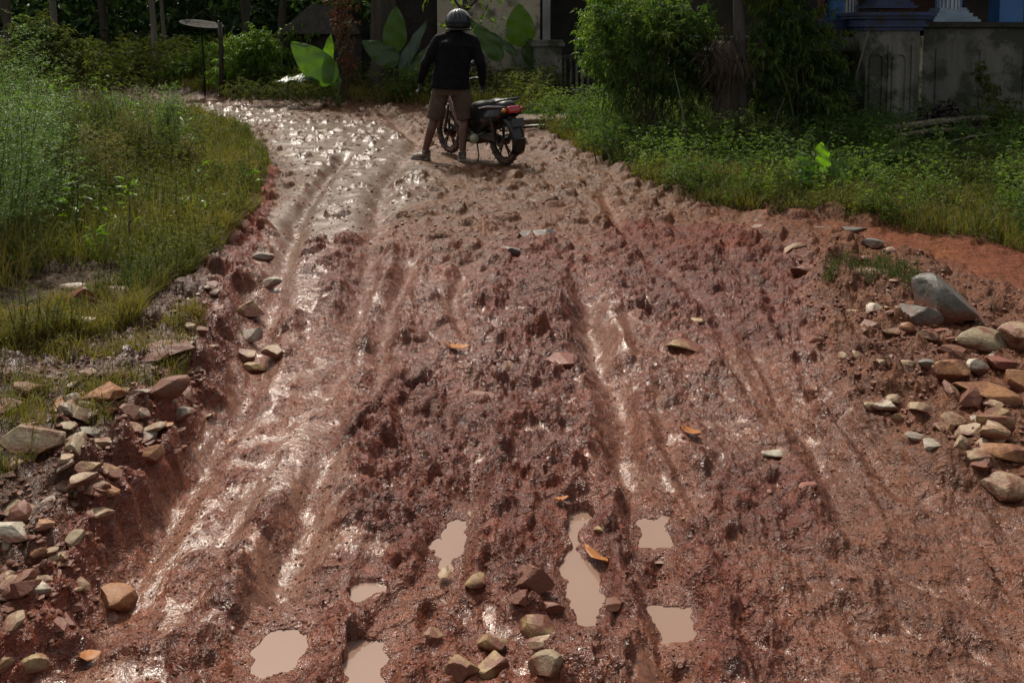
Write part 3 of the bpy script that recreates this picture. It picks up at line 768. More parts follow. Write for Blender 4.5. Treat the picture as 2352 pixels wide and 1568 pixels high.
# ---- left bank: grass and low weeds (countless)
LG = np.vstack([GP([(440,262),(560,315),(622,385),(600,470),(545,550),(420,640),(330,690),(180,690),(60,760),(-250,860)]), [(-7.5, 4.4), (-9.5, 15.5), (-5.6, 17)]])
def grass(name, poly, n, h0, h1, w, lean, mat, label, f=1.1, thr=-.1, s=0, cat='grass', ragged=.06):
    P = dens(sample(poly, n), f, thr, s)
    e_ = sdf_poly(P[:, 0], P[:, 1], np.asarray(poly)); P = P[e_+.45*fbm(P[:, 0]*2.3, P[:, 1]*2.3, 3, 61)+rng.normal(0, .06, len(P)) > ragged]
    y = P[:, 1]; H = rng.uniform(h0, h1, len(P))*(.7+.5*rng.random(len(P))); W = w*(.8+.4*rng.random(len(P)))*(.6+.09*y)
    v, q, t, r = blades(P, H, W, rng.uniform(.1, lean, len(P)))
    tone = np.clip(.5+.9*fbm(P[:, 0]*.8, P[:, 1]*.8, 2, 77)+rng.normal(0, .22, len(P)), 0, 1); r = np.repeat(tone, len(v)//len(P))
    o = mesh_np(name, v, [q, t], mat, False, None, {'rnd': r}); return tag(o, label, cat, None, 'stuff')
grass('grass', LG, 120000, .10, .30, .006, .9, grassm, 'yellow green grass covering the left verge', .9, -.25, 3)
near_left = GP([(600,480),(545,560),(440,700),(330,790),(330,850),(120,900),(-200,980),(-200,900),(50,850),(290,770),(300,700),(480,560)])
grass('grass', near_left, 34000, .05, .16, .005, 1.1, grassm, 'short grass creeping among the stones of the left bank', 2.5, -.15, 5, ragged=-.2)
stone_strip = GP([(-100,850),(480,800),(420,960),(240,1090),(-100,1300)])
grass('grass', stone_strip, 14000, .03, .10, .0045, 1.2, grassm, 'sparse tufts between the stones of the left bank', 4, .10, 6, ragged=-.5)
def weeds(name, poly, n, h0, h1, lpl, ll, mat, label, f=1.0, thr=-.1, s=0, kind='stuff', up=.5, hfun=None, cat='weeds'):
    P = dens(sample(poly, n), f, thr, s); n = len(P); H = rng.uniform(h0, h1, n)
    if hfun is not None: H = H*hfun(P)
    top = P.copy(); top[:, :2] += rng.normal(0, .16, (n, 2))*H[:, None]; top[:, 2] += H
    sv, sf = stems(P, top, .0035*(.5+H*.8), .0012+0*H, .06)
    t = rng.uniform(.15, 1.0, (n, lpl)); C = (P[:, None]*(1-t[..., None])+top[:, None]*t[..., None]).reshape(-1, 3)
    an = rng.uniform(0, 6.28, len(C)); D = np.stack([np.cos(an), np.sin(an), rng.uniform(-.2, up*2, len(C))], -1)
    C = C+D*np.repeat(H, lpl)[:, None]*.05
    Ls = ll*rng.uniform(.6, 1.3, len(C))*(.75+.06*C[:, 1]); tone = np.clip(np.repeat(.45+.9*fbm(P[:, 0]*.7, P[:, 1]*.7, 2, 31), lpl)+rng.normal(0, .2, len(C)), 0, 1)
    lv, lf, lr = leaf_cloud(C, D, Ls, Ls*.38, rnd=tone)
    V, F, r = merge([(lv, [lf], lr), (sv, [sf], np.full(len(sv), .4))])
    o = mesh_np(name, V, F, mat, False, None, {'rnd': r}); return tag(o, label, cat, None, kind)
def hL(P):  # taller towards the left and back of the bank
    return np.clip((.35+.85*sstep(-.2, 2.2, sdf_poly(P[:, 0], P[:, 1], LG)))*(1-.6*sstep(11.5, 14.5, P[:, 1]))*(1+1.1*fbm(P[:, 0]*1.3, P[:, 1]*1.3, 2, 99)), .25, 1.5)
weeds('weeds', LG, 5200, .30, .62, 26, .036, weedm, 'leafy green weeds growing thick on the left verge', .8, -.15, 8, hfun=hL)
weeds('weeds', LG, 2200, .45, 1.0, 34, .034, olivem, 'dull olive weeds scattered through the left verge', .9, .1, 12, hfun=hL)
weeds('weeds', stone_strip, 350, .04, .11, 12, .016, grassm, 'small creeping weeds between the stones of the left bank', 4, .1, 14)
weeds('weeds', LG, 420, .25, .6, 14, .085, brightm, 'broad leaved yellow green weeds standing in the left verge', 1.2, .0, 112, hfun=hL)
weeds('weeds', LG, 500, .3, .7, 8, .03, deadm, 'dry brown weed stalks standing in the left verge', 1.0, .0, 113, hfun=hL)
weeds('weeds', near_left, 900, .08, .26, 16, .026, weedm, 'leafy weeds thinning out towards the left bank stones', 2, -.1, 144)
# ---- right verge
RG = np.vstack([GP([(1130,262),(1225,292),(1330,348),(1430,398),(1550,458),(1700,485),(1900,505),(2100,540),(2352,580),(2700,630)]), [(10, 8), (10, 15), (0.2, 16.8), (-.8, 16)]])
RGf = np.vstack([GP([(1225,292),(1330,348),(1430,398),(1550,458),(1700,485),(1900,505),(2100,540),(2352,580),(2700,630),(2700,520),(2352,480),(2000,440),(1700,420),(1500,380),(1300,300)])])
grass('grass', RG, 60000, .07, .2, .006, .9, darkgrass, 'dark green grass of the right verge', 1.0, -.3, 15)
grass('grass', RGf, 42000, .06, .17, .006, .9, grassm, 'brighter yellow green grass strip along the right road edge', 1.2, -.12, 16)
weeds('weeds', RG, 5200, .16, .52, 20, .045, shrubm, 'low dark weeds filling the right verge', 1.0, -.05, 18)
weeds('weeds', RGf, 1500, .06, .20, 16, .032, weedm, 'small leafy weeds along the right road edge', 1.8, .0, 119)
weeds('weeds', GP([(2040,640),(2120,670),(2100,720),(1990,700),(1880,690),(1900,640)]), 260, .05, .13, 14, .017, olivem, 'thin small weeds growing beside the dark grey boulder', 3, -.2, 19)
FV = np.vstack([GP([(1230,272),(1130,258),(900,247),(600,229),(440,219),(330,205)]), [(-10, 27), (-4, 30), (1.5, 23)]])
grass('grass', FV, 45000, .12, .34, .010, .9, grassm, 'grass along the far side of the road', .8, -.3, 22)
weeds('weeds', FV, 2600, .3, .7, 24, .06, weedm, 'leafy weeds along the far side of the road', .7, -.1, 23)
weeds('weeds', [(-15, 17), (-5, 26), (-2, 31), (-22, 31)], 2600, .6, 1.3, 28, .085, weedm, 'green undergrowth filling the far left', .5, -.25, 25)

# ---- feathery tall weeds at the left edge, near the camera
def feathery(px, Y, H, n, spread, label, mat=None, lean=0.0):
    Y = YN(Y); x, _ = AT(px, 300, Y); z = HZ(x, Y); e = empty('tall_weed', (x, Y, z)); tag(e, label, 'weed', 'tall feathery weeds on the left')
    A = np.column_stack([rng.normal(0, .05, n), rng.normal(0, .05, n), np.full(n, -.03)])
    Hs = H*rng.uniform(.6, 1, n); B = A+np.column_stack([rng.normal(lean, spread, n)*Hs, rng.normal(0, spread, n)*Hs, Hs])
    sv, sf = stems(A, B, np.full(n, .006), np.full(n, .0015), .06, 6)
    mesh_np('stem', sv, sf, greenstem, True, e)
    m = 26; t = np.linspace(.25, 1, m); br = []; C = []; D = []
    for i in range(n):
        for tt in t:
            p = A[i]*(1-tt)+B[i]*tt; a = rng.uniform(0, 6.28); bl = Hs[i]*.34*(1.1-tt)+.06; d = np.array([math.cos(a), math.sin(a), rng.uniform(.1, .8)])
            for u in np.linspace(.1, 1, 14):
                C.append(p+d*bl*u); a2 = rng.uniform(0, 6.28); D.append([math.cos(a2), math.sin(a2), rng.uniform(-.1, .8)])
    C = np.array(C); D = np.array(D); L = rng.uniform(.025, .048, len(C))
    v, f, r = leaf_cloud(C, D, L, L*.22); mesh_np('foliage', v, f, mat or feathm, False, e, {'rnd': r}); return e
feathery(35, 4.6, 1.25, 10, .10, 'tall feathery weed cut by the left edge, nearest the camera')
feathery(-20, 4.2, 1.35, 10, .12, 'tall feathery weed just at the left frame edge', lean=.05)
feathery(110, 6.2, 1.0, 9, .12, 'feathery weed behind the nearest one at the left edge')
feathery(370, 8.2, .92, 12, .16, 'bushy feathery weed standing in front of the road bend')
feathery(270, 8.9, .75, 9, .16, 'feathery weed left of the bushy one at the road bend')
feathery(60, 8.0, 1.35, 10, .12, 'tall feathery weed behind the others at the far left')
feathery(200, 7.2, .8, 9, .14, 'low feathery weed in the middle of the left verge', olivem)
feathery(140, 5.4, .95, 9, .13, 'feathery weed with bare lower stems, second from the left edge', olivem)
feathery(20, 6.6, 1.6, 9, .10, 'tallest feathery weed against the far left hedge')
feathery(320, 7.6, .75, 8, .18, 'wispy weed just left of the bushy one at the road bend', grassm)
feathery(430, 7.6, .45, 8, .2, 'low wispy weed right at the inner edge of the road bend', grassm)
feathery(230, 6.2, .7, 8, .16, 'wispy yellow green weed in the middle of the left verge', grassm)
def bare(px, Y, H, dx, label):
    Y = YN(Y); x, _ = AT(px, 300, Y); z = HZ(x, Y)
    o = MB().tube([(0, 0, -.05), (dx*.3, 0, H*.4), (dx*.7, .02, H*.75), (dx, 0, H)], [.007, .006, .004, .002], 6).tube([(dx*.35, 0, H*.45), (dx*.35+.07, .02, H*.62), (dx*.35+.1, .03, H*.8)], [.004, .003, .001], 5).build('bare_stalk', stemm, None, True, (x, Y, z))
    tag(o, label, 'stalk', 'bare stalks on the left verge')
bare(405, 7.4, .50, .22, 'thin bare stalk leaning right at the road bend')
bare(75, 5.4, .85, .25, 'thin dark stalk leaning right in the left weeds')
bare(290, 4.6, .42, .0, 'short upright dark stalk in the left verge')
bare(165, 4.7, .5, .03, 'upright brown stalk nearer the left edge')

# ---- broad-leaved plants (elephant ear / young banana)
def broad_leaf(parent, root, base, tip, width, mat, up=(0, -1, .3), heart=.5, wave=.03, name='leaf', droop=.08, stalk=True, rs=.012, torn=0):
    """leaf blade from base to tip with midrib, plus its petiole from root to base; local coordinates of the plant"""
    base = Vector(base); tip = Vector(tip); d = tip-base; L = d.length; d.normalize()
    n = Vector(up); n = (n-d*n.dot(d)).normalized(); s = d.cross(n)
    NU, NV = 22, 8; V = []; F = []
    for i in range(NU+1):
        t = i/NU
        if heart > 0: w = width*.5*(math.sin(math.pi*t**.62)**.75)*(1 if t > 0 else .05)
        else: w = width*.5*max(.02, math.sin(math.pi*min(1, t*.97+.02)))**.55
        back = -heart*L*.22
        for j in range(-NV, NV+1):
            u = j/NV
            q = t*L+back*(abs(u)**1.3)*(1-t)**2*1.2
            h = .16*w*abs(u)-.10*w*u*u*2+wave*math.sin(t*17+u*3)*abs(u)-droop*L*t*t
            if torn and abs(u) > .4: h += torn*math.sin(t*40)*abs(u)*.03
            V.append(base+d*q+s*(u*w)+n*h)
    K = 2*NV+1
    for i in range(NU):
        for j in range(K-1): a = i*K+j; F.append((a, a+1, a+K+1, a+K))
    o = mesh_np(name, np.array([v[:] for v in V]), np.array(F), mat, True, parent)
    if stalk:
        root = Vector(root); mid = (root+base)/2+Vector((0, 0, .12*(base-root).length))
        P = [root*(1-t)**2+mid*2*t*(1-t)+base*t*t for t in [k/8 for k in range(9)]]
        MB().tube(P, [rs*(1.4-.9*k/8) for k in range(9)], 8).build('stalk', greenstem2, parent, True)
    return o
def broadmat(name, c1, c2, trans):
    m, nt, out = nodes(name); tc = N(nt, 'ShaderNodeTexCoord').outputs['Object']
    wv = N(nt, 'ShaderNodeTexWave', {'Scale': 6, 'Distortion': 1.5, 'Detail': 2, 'Vector': tc})
    col = mixc(nt, maprange(nt, noise_n(nt, 3, 5, .6, tc), .3, .7, 0, 1), c1, c2)
    b = N(nt, 'ShaderNodeBump', {'Strength': .35, 'Distance': .01, 'Height': wv.outputs['Fac']})
    p = N(nt, 'ShaderNodeBsdfPrincipled', {'Base Color': col, 'Roughness': .38, 'Normal': b.outputs[0]})
    t = N(nt, 'ShaderNodeBsdfTranslucent', {'Color': mixc(nt, 1.0, col, (1.3, 1.5, .35), 'MULTIPLY')})
    mx = N(nt, 'ShaderNodeMixShader', {0: trans, 1: p.outputs[0], 2: t.outputs[0]}); nt.links.new(mx.outputs[0], out.inputs[0]); return m
greenstem2 = pbr('petiole', (.10, .13, .05), (.06, .09, .03), 8, .45, .1)
bl_bright = broadmat('banana_leaf_bright', (.16, .30, .035), (.11, .22, .03), .55)
bl_mid = broadmat('banana_leaf_mid', (.06, .13, .03), (.09, .17, .04), .42)
bl_dark = broadmat('banana_leaf_dark', (.045, .09, .035), (.065, .12, .045), .35)
bl_blue = broadmat('banana_leaf_bluish', (.05, .085, .06), (.07, .11, .075), .25)
def plant(name, px, py, label, cat, group=None):
    x, y = G(px, py, .06); z = HZ(x, y); e = empty(name, (x, y, z)); tag(e, label, cat, group)
    def L(qx, qy, dY=0.0):
        X, Z = AT(qx, qy, y+dY); return (X-x, dY, Z-z)
    return e, L
e, L = plant('elephant_ear', 778, 240, 'plant with a round, a bright upright and a hanging leaf, left of dark tree', 'plant', 'elephant ear plants behind the road')
broad_leaf(e, (0, 0, 0), L(758, 178, -.1), L(668, 96, -.25), .66, bl_mid, (.25, -1, .1))
broad_leaf(e, (0.02, 0, 0), L(748, 158, .05), L(762, 78, .05), .26, bl_bright, (.5, -1, .1))
broad_leaf(e, (-.02, 0, 0), L(722, 176, -.1), L(630, 176, -.5), .42, bl_blue, (0, -.25, 1), droop=.15)
broad_leaf(e, (.02, .02, 0), L(775, 190, .1), L(720, 150, .2), .30, bl_mid, (.2, -1, .2))
e, L = plant('elephant_ear', 905, 232, 'broad leaved plant with an upright leaf in front of the dark tree trunk', 'plant', 'elephant ear plants behind the road')
broad_leaf(e, (0, 0, 0), L(905, 110, .0), L(912, 14, -.05), .52, bl_mid, (.3, -1, .1))
broad_leaf(e, (-.02, 0, 0), L(905, 140, -.1), L(830, 92, -.15), .50, bl_dark, (.1, -1, .3))
broad_leaf(e, (.03, 0, 0), L(925, 150, -.1), L(978, 45, -.1), .28, bl_blue, (-.3, -1, .1))
broad_leaf(e, (.05, 0, 0), L(935, 170, -.1), L(1000, 95, -.1), .26, bl_dark, (-.3, -1, .1))
e, L = plant('elephant_ear', 1165, 226, 'broad leaved plant with a glowing round leaf beside the concrete post, right of the rider', 'plant', 'elephant ear plants behind the road')
broad_leaf(e, (0, 0, 0), L(1196, 88, .0), L(1192, 8, .0), .66, bl_bright, (.05, -1, .1), heart=1)
broad_leaf(e, (.03, 0, 0), L(1145, 128, -.1), L(1082, 44, -.1), .44, bl_mid, (.4, -1, .1))
broad_leaf(e, (.04, .02, 0), L(1215, 100, .0), L(1225, 185, .1), .40, bl_dark, (-.3, -1, .2))
broad_leaf(e, (0, .02, 0), L(1180, 120, .0), L(1105, 60, .2), .22, bl_dark, (.2, -1, .5))
broad_leaf(e, (0, .02, 0), L(1190, 205, -.1), L(1206, 160, -.1), .1, bl_blue, (.2, -1, .2))
e, L = plant('banana_plant', 225, 165, 'young banana plant with drooping dark leaves at the far left', 'plant')
MB().tube([(0, 0, -.1), (.02, 0, .5), L(215, 75, 0)], [.13, .10, .06], 10).build('stem', greenstem2, e, True)
r0 = L(215, 80, 0)
for tipx, tipy, w, mm in ((150, 42, .42, bl_blue), (278, 30, .40, bl_blue), (160, 100, .42, bl_dark), (290, 92, .32, bl_dark), (225, 10, .4, bl_mid), (130, 75, .4, bl_blue)):
    t = L(tipx, tipy, random.uniform(-.6, .2)); broad_leaf(e, r0, tuple(r0[k]*.8+t[k]*.2 for k in range(3)), t, w*1.1, mm, (0, -.3, 1), heart=0, droop=.22, torn=1.0, rs=.02)
e, L = plant('banana_shoot', 405, 178, 'small bright yellow green leaf shoot in the far undergrowth', 'plant')
broad_leaf(e, (0, 0, 0), L(405, 165, 0), L(402, 130, 0), .28, bl_bright, (.2, -1, .1), heart=.2)
e, L = plant('banana_shoot', 1900, 440, 'young long leaved plant standing in the right verge', 'plant')
for tx, ty, w, mm, dd in ((1888, 328, .15, bl_bright, 0), (1838, 348, .15, bl_mid, -.1), (1835, 395, .15, bl_mid, -.2), (1952, 395, .16, bl_mid, -.15), (1938, 362, .13, bl_mid, .1), (1860, 420, .12, bl_bright, -.25), (1945, 425, .12, bl_mid, -.25)):
    broad_leaf(e, (0, 0, 0), tuple(k*.35 for k in L(tx, ty, dd)), L(tx, ty, dd), w, mm, (.1, -1, .7), heart=0, droop=.12, rs=.006, wave=.02)

# ---- shrubs: woody stems + foliage of many leaves
def shrub(px, py, blobs, nst, nl, ll, mat, label, name='shrub', cat='shrub', group=None, Y=None, stemtop=None, lw=.34, sm=None, bright=None, droop=.45):
    """blobs: (px, py, rx_px, ry_px, dY) in the photo frame around the base distance"""
    x, y = G(px, py, .08)
    if Y: Y = YN(Y); x = AT(px, py, Y)[0]; y = Y
    z = HZ(x, y); e = empty(name, (x, y, z)); tag(e, label, cat, group)
    k = y/ray(px, py)[1]/FPX
    Bs = []
    for bx, by, rx, ry, dY in blobs:
        X, Z = AT(bx, by, y+dY); Bs.append((X-x, dY, Z-z, rx*k, ry*k))
    wts = np.array([b[3]*b[4] for b in Bs]); wts = wts/wts.sum()
    A = []; B = []
    for i in range(nst):
        b = Bs[rng.choice(len(Bs), p=wts)]; A.append([rng.normal(0, .12)+b[0]*.35, rng.normal(0, .12), -.05])
        B.append([b[0]+rng.normal(0, .5)*b[3], b[1]+rng.normal(0, .4)*b[3], b[2]+rng.uniform(-.6, .6)*b[4]])
    A = np.array(A); B = np.array(B); rr = rng.uniform(.008, .020, nst)
    sv, sf = stems(A, B, rr, rr*.35, .07, 6); parts = [(sv, [sf], np.zeros(len(sv)))]
    # twigs inside the crown
    C = []; D = []; nt_ = nl//14; tA = []; tB = []
    for i in range(nt_):
        b = Bs[rng.choice(len(Bs), p=wts)]
        d = rng.normal(size=3); d /= np.linalg.norm(d); r = rng.random()**.45
        nz = 1+.35*math.sin(d[0]*5+i % 3)*math.cos(d[2]*6+b[0]*7)
        c = np.array([b[0]+d[0]*b[3]*r*nz, b[1]+d[1]*b[3]*.8*r, b[2]+d[2]*b[4]*r*nz])
        if c[2] < .05: c[2] = rng.uniform(.05, .3)
        dd = d*np.array([1, 1, .5])+rng.normal(0, .35, 3); dd /= np.linalg.norm(dd); tl = rng.uniform(.10, .28)*min(1, b[3]*2)
        tA.append(c-dd*tl*.5); tB.append(c+dd*tl*.5+np.array([0, 0, -.04]))
        for q in range(14):
            u = (q+1)/14; C.append(c+dd*tl*(u-.5)); s = dd*.6+rng.normal(0, .6, 3); s[2] -= .15; D.append(s)
    C = np.array(C); D = np.array(D); Ls = ll*rng.uniform(.55, 1.25, len(C))
    tone = np.clip(.35+.5*fbm(C[:, 0]*3+x*7, C[:, 2]*3, 2, 55)*1.6+rng.normal(0, .18, len(C))+(0 if bright is None else bright), 0, 1)
    tv, tf = stems(np.array(tA), np.array(tB), np.full(len(tA), .004), np.full(len(tA), .0015), .05, 2); parts.append((tv, [tf], np.zeros(len(tv))))
    V, F, r = merge(parts); mesh_np('stems', V, F, sm or stemm, True, e)
    v, f, r = leaf_cloud(C, D, Ls, Ls*lw, rnd=tone, droop=droop); mesh_np('foliage', v, f, mat, False, e, {'rnd': r}); return e
RS = 'shrubs on the right verge'
shrub(1450, 330, [(1420, 40, 95, 75, 0), (1500, 90, 130, 110, .2), (1400, 130, 65, 70, -.1), (1560, 60, 100, 90, .3), (1480, 190, 110, 60, .2), (1590, 150, 80, 90, .1)], 26, 15000, .085, shrubm, 'big dark leafy shrub on thin stems left of the dark tree stump', group=RS)
shrub(1395, 300, [(1385, 20, 50, 60, 0), (1365, 110, 40, 70, 0), (1420, -30, 70, 50, 0)], 6, 3200, .08, brightm, 'sprays coloured brighter as the sunlit left side of the big dark shrub', group=RS, bright=-.1)  # sunlight on this edge of the shrub is put into the brighter leaf colour
shrub(1820, 330, [(1800, 40, 90, 90, 0), (1850, 120, 90, 100, .1), (1760, 130, 60, 90, -.1), (1900, 190, 70, 80, .1), (1850, 240, 90, 60, 0), (1780, -40, 90, 60, 0)], 22, 13500, .085, shrubm, 'dark leafy shrub between the tree stump and the blue house', group=RS)
shrub(1560, 320, [(1540, 250, 70, 60, 0), (1620, 260, 60, 70, .1), (1480, 270, 60, 45, 0)], 22, 2600, .06, olivem, 'tangle of thin dark stems and small leaves under the big shrub', group=RS, droop=.2)
shrub(1700, 360, [(1720, 300, 90, 50, .1), (1800, 320, 80, 40, 0), (1930, 330, 80, 50, .1)], 26, 3600, .055, olivem, 'low dark thicket at the foot of the tree stump', group=RS, droop=.2)
shrub(2000, 420, [(1980, 400, 80, 40, 0), (2070, 430, 80, 35, .1), (1900, 370, 70, 40, .3)], 24, 3400, .05, shrubm, 'dark leafy undergrowth behind the young long leaved plant', group=RS, droop=.2)
shrub(2260, 440, [(2230, 420, 80, 35, 0), (2320, 400, 70, 50, .1), (2160, 430, 60, 28, .1)], 20, 3200, .045, weedm, 'low green undergrowth near the right edge of the photo', group=RS, droop=.2)
shrub(1420, 360, [(1400, 310, 60, 45, 0), (1480, 330, 70, 40, .1), (1560, 350, 70, 38, .1)], 20, 3000, .05, shrubm, 'leafy undergrowth at the left foot of the big dark shrub', group=RS, droop=.2)
shrub(2290, 330, [(2255, 170, 22, 30, 0), (2275, 215, 32, 35, 0), (2300, 260, 42, 40, 0), (2330, 290, 50, 30, 0)], 7, 1900, .06, weedm, 'leafy sapling with light green tips in front of the right house', group=RS, bright=.3, droop=.1)
shrub(2350, 360, [(2350, 330, 70, 50, 0), (2430, 280, 70, 70, 0)], 10, 2600, .05, weedm, 'rounded green bush cut by the right edge of the photo', group=RS)
shrub(2120, 400, [(2060, 400, 90, 35, 0), (2160, 380, 90, 40, .1), (2260, 400, 90, 40, .1)], 24, 3600, .045, olivem, 'low dark weeds in front of the fallen logs', group=RS, droop=.1)
# far shrubs
FS = 'shrubs beyond the road'
shrub(560, 215, [(560, 130, 60, 60, 0), (600, 110, 50, 50, 0), (530, 170, 50, 35, 0), (640, 160, 45, 50, 0), (690, 75, 50, 22, .3)], 12, 7000, .12, brightm, 'light green shrub left of the round leaved plant', group=FS, bright=-.1)
shrub(440, 200, [(430, 160, 70, 40, 0), (480, 140, 45, 50, 0)], 8, 3200, .11, brightm, 'green shrub under the satellite dish', group=FS, bright=-.25)
shrub(330, 190, [(320, 150, 60, 40, 0), (270, 170, 60, 40, 0), (350, 110, 40, 40, .6)], 8, 3600, .11, weedm, 'green shrub left of the satellite dish', group=FS)
shrub(150, 185, [(140, 120, 60, 60, 0), (80, 90, 60, 60, 0), (190, 150, 50, 40, 0), (60, 150, 60, 60, 0)], 12, 5500, .12, weedm, 'dense green shrub at the far left edge', group=FS, Y=15.5)
shrub(790, 232, [(790, 60, 28, 60, 0), (795, 150, 25, 60, 0), (785, 0, 36, 40, 0)], 8, 2600, .08, leafmat('croton_leaf', (.18, .055, .03), (.10, .10, .03), .3, .4), 'slim shrub with reddish leaves beside the dark tree trunk', group=FS)
shrub(960, 236, [(960, 190, 60, 40, 0), (1000, 150, 40, 50, 0), (930, 205, 50, 25, 0)], 10, 2800, .08, shrubm, 'dark low shrub behind the rider at left', group=FS)
shrub(730, 238, [(720, 212, 60, 22, 0), (640, 205, 60, 25, 0), (560, 205, 60, 22, 0)], 10, 3000, .07, weedm, 'low green bush in front of the round leaved plant', group=FS)
shrub(1210, 236, [(1200, 215, 40, 20, 0), (1120, 222, 60, 14, 0)], 8, 1500, .06, darkgrass, 'low dark plants behind the motorcycle', group=FS)

# ---- trees (trunks in view, crowns above the frame)
def tree(px, Y, r, H, lean, cr, nl, label, mat=None, b=None, ll=.16, group='trees behind the road', base=None, cz=None, name='tree'):
    Y = YN(Y); x = AT(px, 120, Y)[0]; z = HZ(x, Y); e = empty(name, (x, Y, z)); tag(e, label, 'tree', group)
    n = 12; P = [Vector((lean*t*H*.4+.06*math.sin(t*5+px), .05*math.sin(t*4+px), -.2+t*(H*.72+.2))) for t in [k/n for k in range(n+1)]]
    m = MB().tube(P, [r*(1.35-.35*min(1, k/2))*(1-.5*k/n) for k in range(n+1)], 14)
    cc = P[-1]; tips = []
    for i in range(9):
        a = i*2.4+px; q = P[int(n*random.uniform(.6, 1))]; d = Vector((math.cos(a), math.sin(a), random.uniform(.3, .9))).normalized()*cr*random.uniform(.6, 1)
        m.tube([q, q+d*.5+Vector((0, 0, .1)), q+d], [r*.4, r*.25, r*.08], 6); tips.append(q+d)
    o = m.build('trunk', b or bark, e, True); rough(o, r*.5, r*1.2)
    C = []; D = []
    cl = tips+[cc+Vector((random.gauss(0, .4)*cr, random.gauss(0, .4)*cr, random.uniform(0, .5)*cr)) for _ in range(8)]
    per = max(1, nl//len(cl)//30)
    for c in cl:
        for i in range(per):
            d = rng.normal(size=3); d /= np.linalg.norm(d); q = np.array(c)+d*cr*.42*rng.random()**.5*np.array([1, 1, .7]); dd = rng.normal(size=3)
            for u in range(10): C.append(q+dd*.035*u); D.append(rng.normal(size=3)+dd*.5)
    C = np.array(C); D = np.array(D); Ls = ll*rng.uniform(.6, 1.2, len(C))
    v, f, rr = leaf_cloud(C, D, Ls, Ls*.4, rnd=rng.random(len(C))); mesh_np('crown', v, f, mat or shrubm, False, e, {'rnd': rr}); return e
tree(880, 18.2, .40, 5.5, .0, 2.0, 9000, 'thick dark tree trunk wrapped in climbing leaves behind the broad upright leaf')
tree(120, 21, .10, 7, .02, 1.8, 7000, 'slender pale trunk at the far left', b=palebark)
tree(352, 22, .09, 7, -.05, 1.7, 7000, 'thin pale trunk left of the satellite dish', b=palebark)
tree(372, 23.5, .07, 7, .04, 1.7, 7000, 'second thin pale trunk close to the one left of the satellite dish', b=palebark)
tree(560, 24, .16, 6, .05, 2.1, 9000, 'dark tree behind the light green shrub')
tree(240, 25, .15, 6.5, .0, 2.2, 9000, 'dark tree behind the young banana plant')
tree(650, 21, .12, 5.5, .05, 1.8, 8000, 'dark tree left of the brown hut roof')
tree(20, 19, .14, 6, .0, 2.0, 8000, 'dark tree at the left edge of the photo')
tree(470, 27, .15, 6.5, .0, 2.3, 9000, 'dark tree far behind the satellite dish')
tree(1070, 14.6, .07, 3.6, .0, .9, 1800, 'small bare branched tree directly behind the rider')
tree(1690, 10.2, .10, 4.2, .02, 1.3, 5200, 'slim straight tree between the two dark shrubs', ll=.12, b=pbr('grey_bark', (.085, .075, .07), (.05, .045, .04), 9, .8, .5, 30, streak=True))
def crown_only(): pass
woodm = leafmat('wood_leaf', (.04, .085, .035), (.12, .18, .065), .35, .5)
# the far wood closing the view: nobody could count it
P = rng.uniform([-26, 28], [12, 39], (9000, 2)); hz = rng.uniform(0, 1, 9000)**.8*6.0*(.5+.5*np.clip((P[:, 1]-26)/9, 0, 1))
C = np.repeat(np.column_stack([P, hz]), 12, 0)+rng.normal(0, .35, (9000*12, 3)); C[:, 2] = np.abs(C[:, 2])
Ls = rng.uniform(.22, .48, len(C)); v, f, r = leaf_cloud(C, rng.normal(size=C.shape), Ls, Ls*.45, rnd=np.clip(.3+.5*fbm(C[:, 0], C[:, 2], 2, 3)+rng.normal(0, .2, len(C)), 0, 1))
tag(mesh_np('far_wood', v, f, woodm, False, None, {'rnd': r}), 'dark dense wood closing the view behind the road', 'wood', None, 'stuff')
# tree stump wrapped in dead leaves
x, y = G(1665, 335, .08); z = HZ(x, y); e = empty('tree_stump', (x, y, z)); tag(e, 'dark brown ragged tree stump between the two dark shrubs', 'stump')
o = MB().tube([(0, 0, -.1), (0, 0, .3), (.02, 0, .8), (-.02, 0, 1.15), (-.02, 0, 1.35)], [.26, .19, .17, .20, .10], 16).build('trunk', pbr('stump_bark', (.075, .055, .038), (.035, .026, .018), 8, .9, .9, 25, streak=True), e, True); rough(o, .10, .12)
C = np.column_stack([rng.normal(-.02, .17, 900), rng.normal(0, .16, 900), rng.normal(1.05, .22, 900)]); D = rng.normal(0, .4, (900, 3)); D[:, 2] -= .8
Ls = rng.uniform(.08, .22, 900); v, f, r = leaf_cloud(C, D, Ls, Ls*.15); mesh_np('dead_leaves', v, f, leafmat('dead_thatch', (.075, .05, .035), (.04, .028, .02), .1, .8), False, e, {'rnd': r})
# thin bare saplings and stems on the right
def sapling(px, py, H, tx, label, r=.012):
    x, y = G(px, py, .06); z = HZ(x, y); X, Z = AT(tx, 0, y)
    k = (tx-px)/FPX*y
    o = MB().tube([(0, 0, -.05), (k*.25, 0, H*.33), (k*.6, .02, H*.7), (k, 0, H)], [r, r*.85, r*.6, r*.3], 7).build('bare_sapling', palebark, None, True, (x, y, z)); tag(o, label, 'stem', 'bare stems on the right verge')
sapling(1580, 345, 1.0, 1545, 'pale thin stem leaning left under the big dark shrub')
sapling(1440, 320, .9, 1455, 'dark thin stem at the left end of the big shrub', .016)
sapling(1490, 330, .8, 1475, 'second thin stem under the left part of the big shrub', .014)
sapling(1770, 340, .6, 1800, 'short pale stem right of the tree stump', .01)
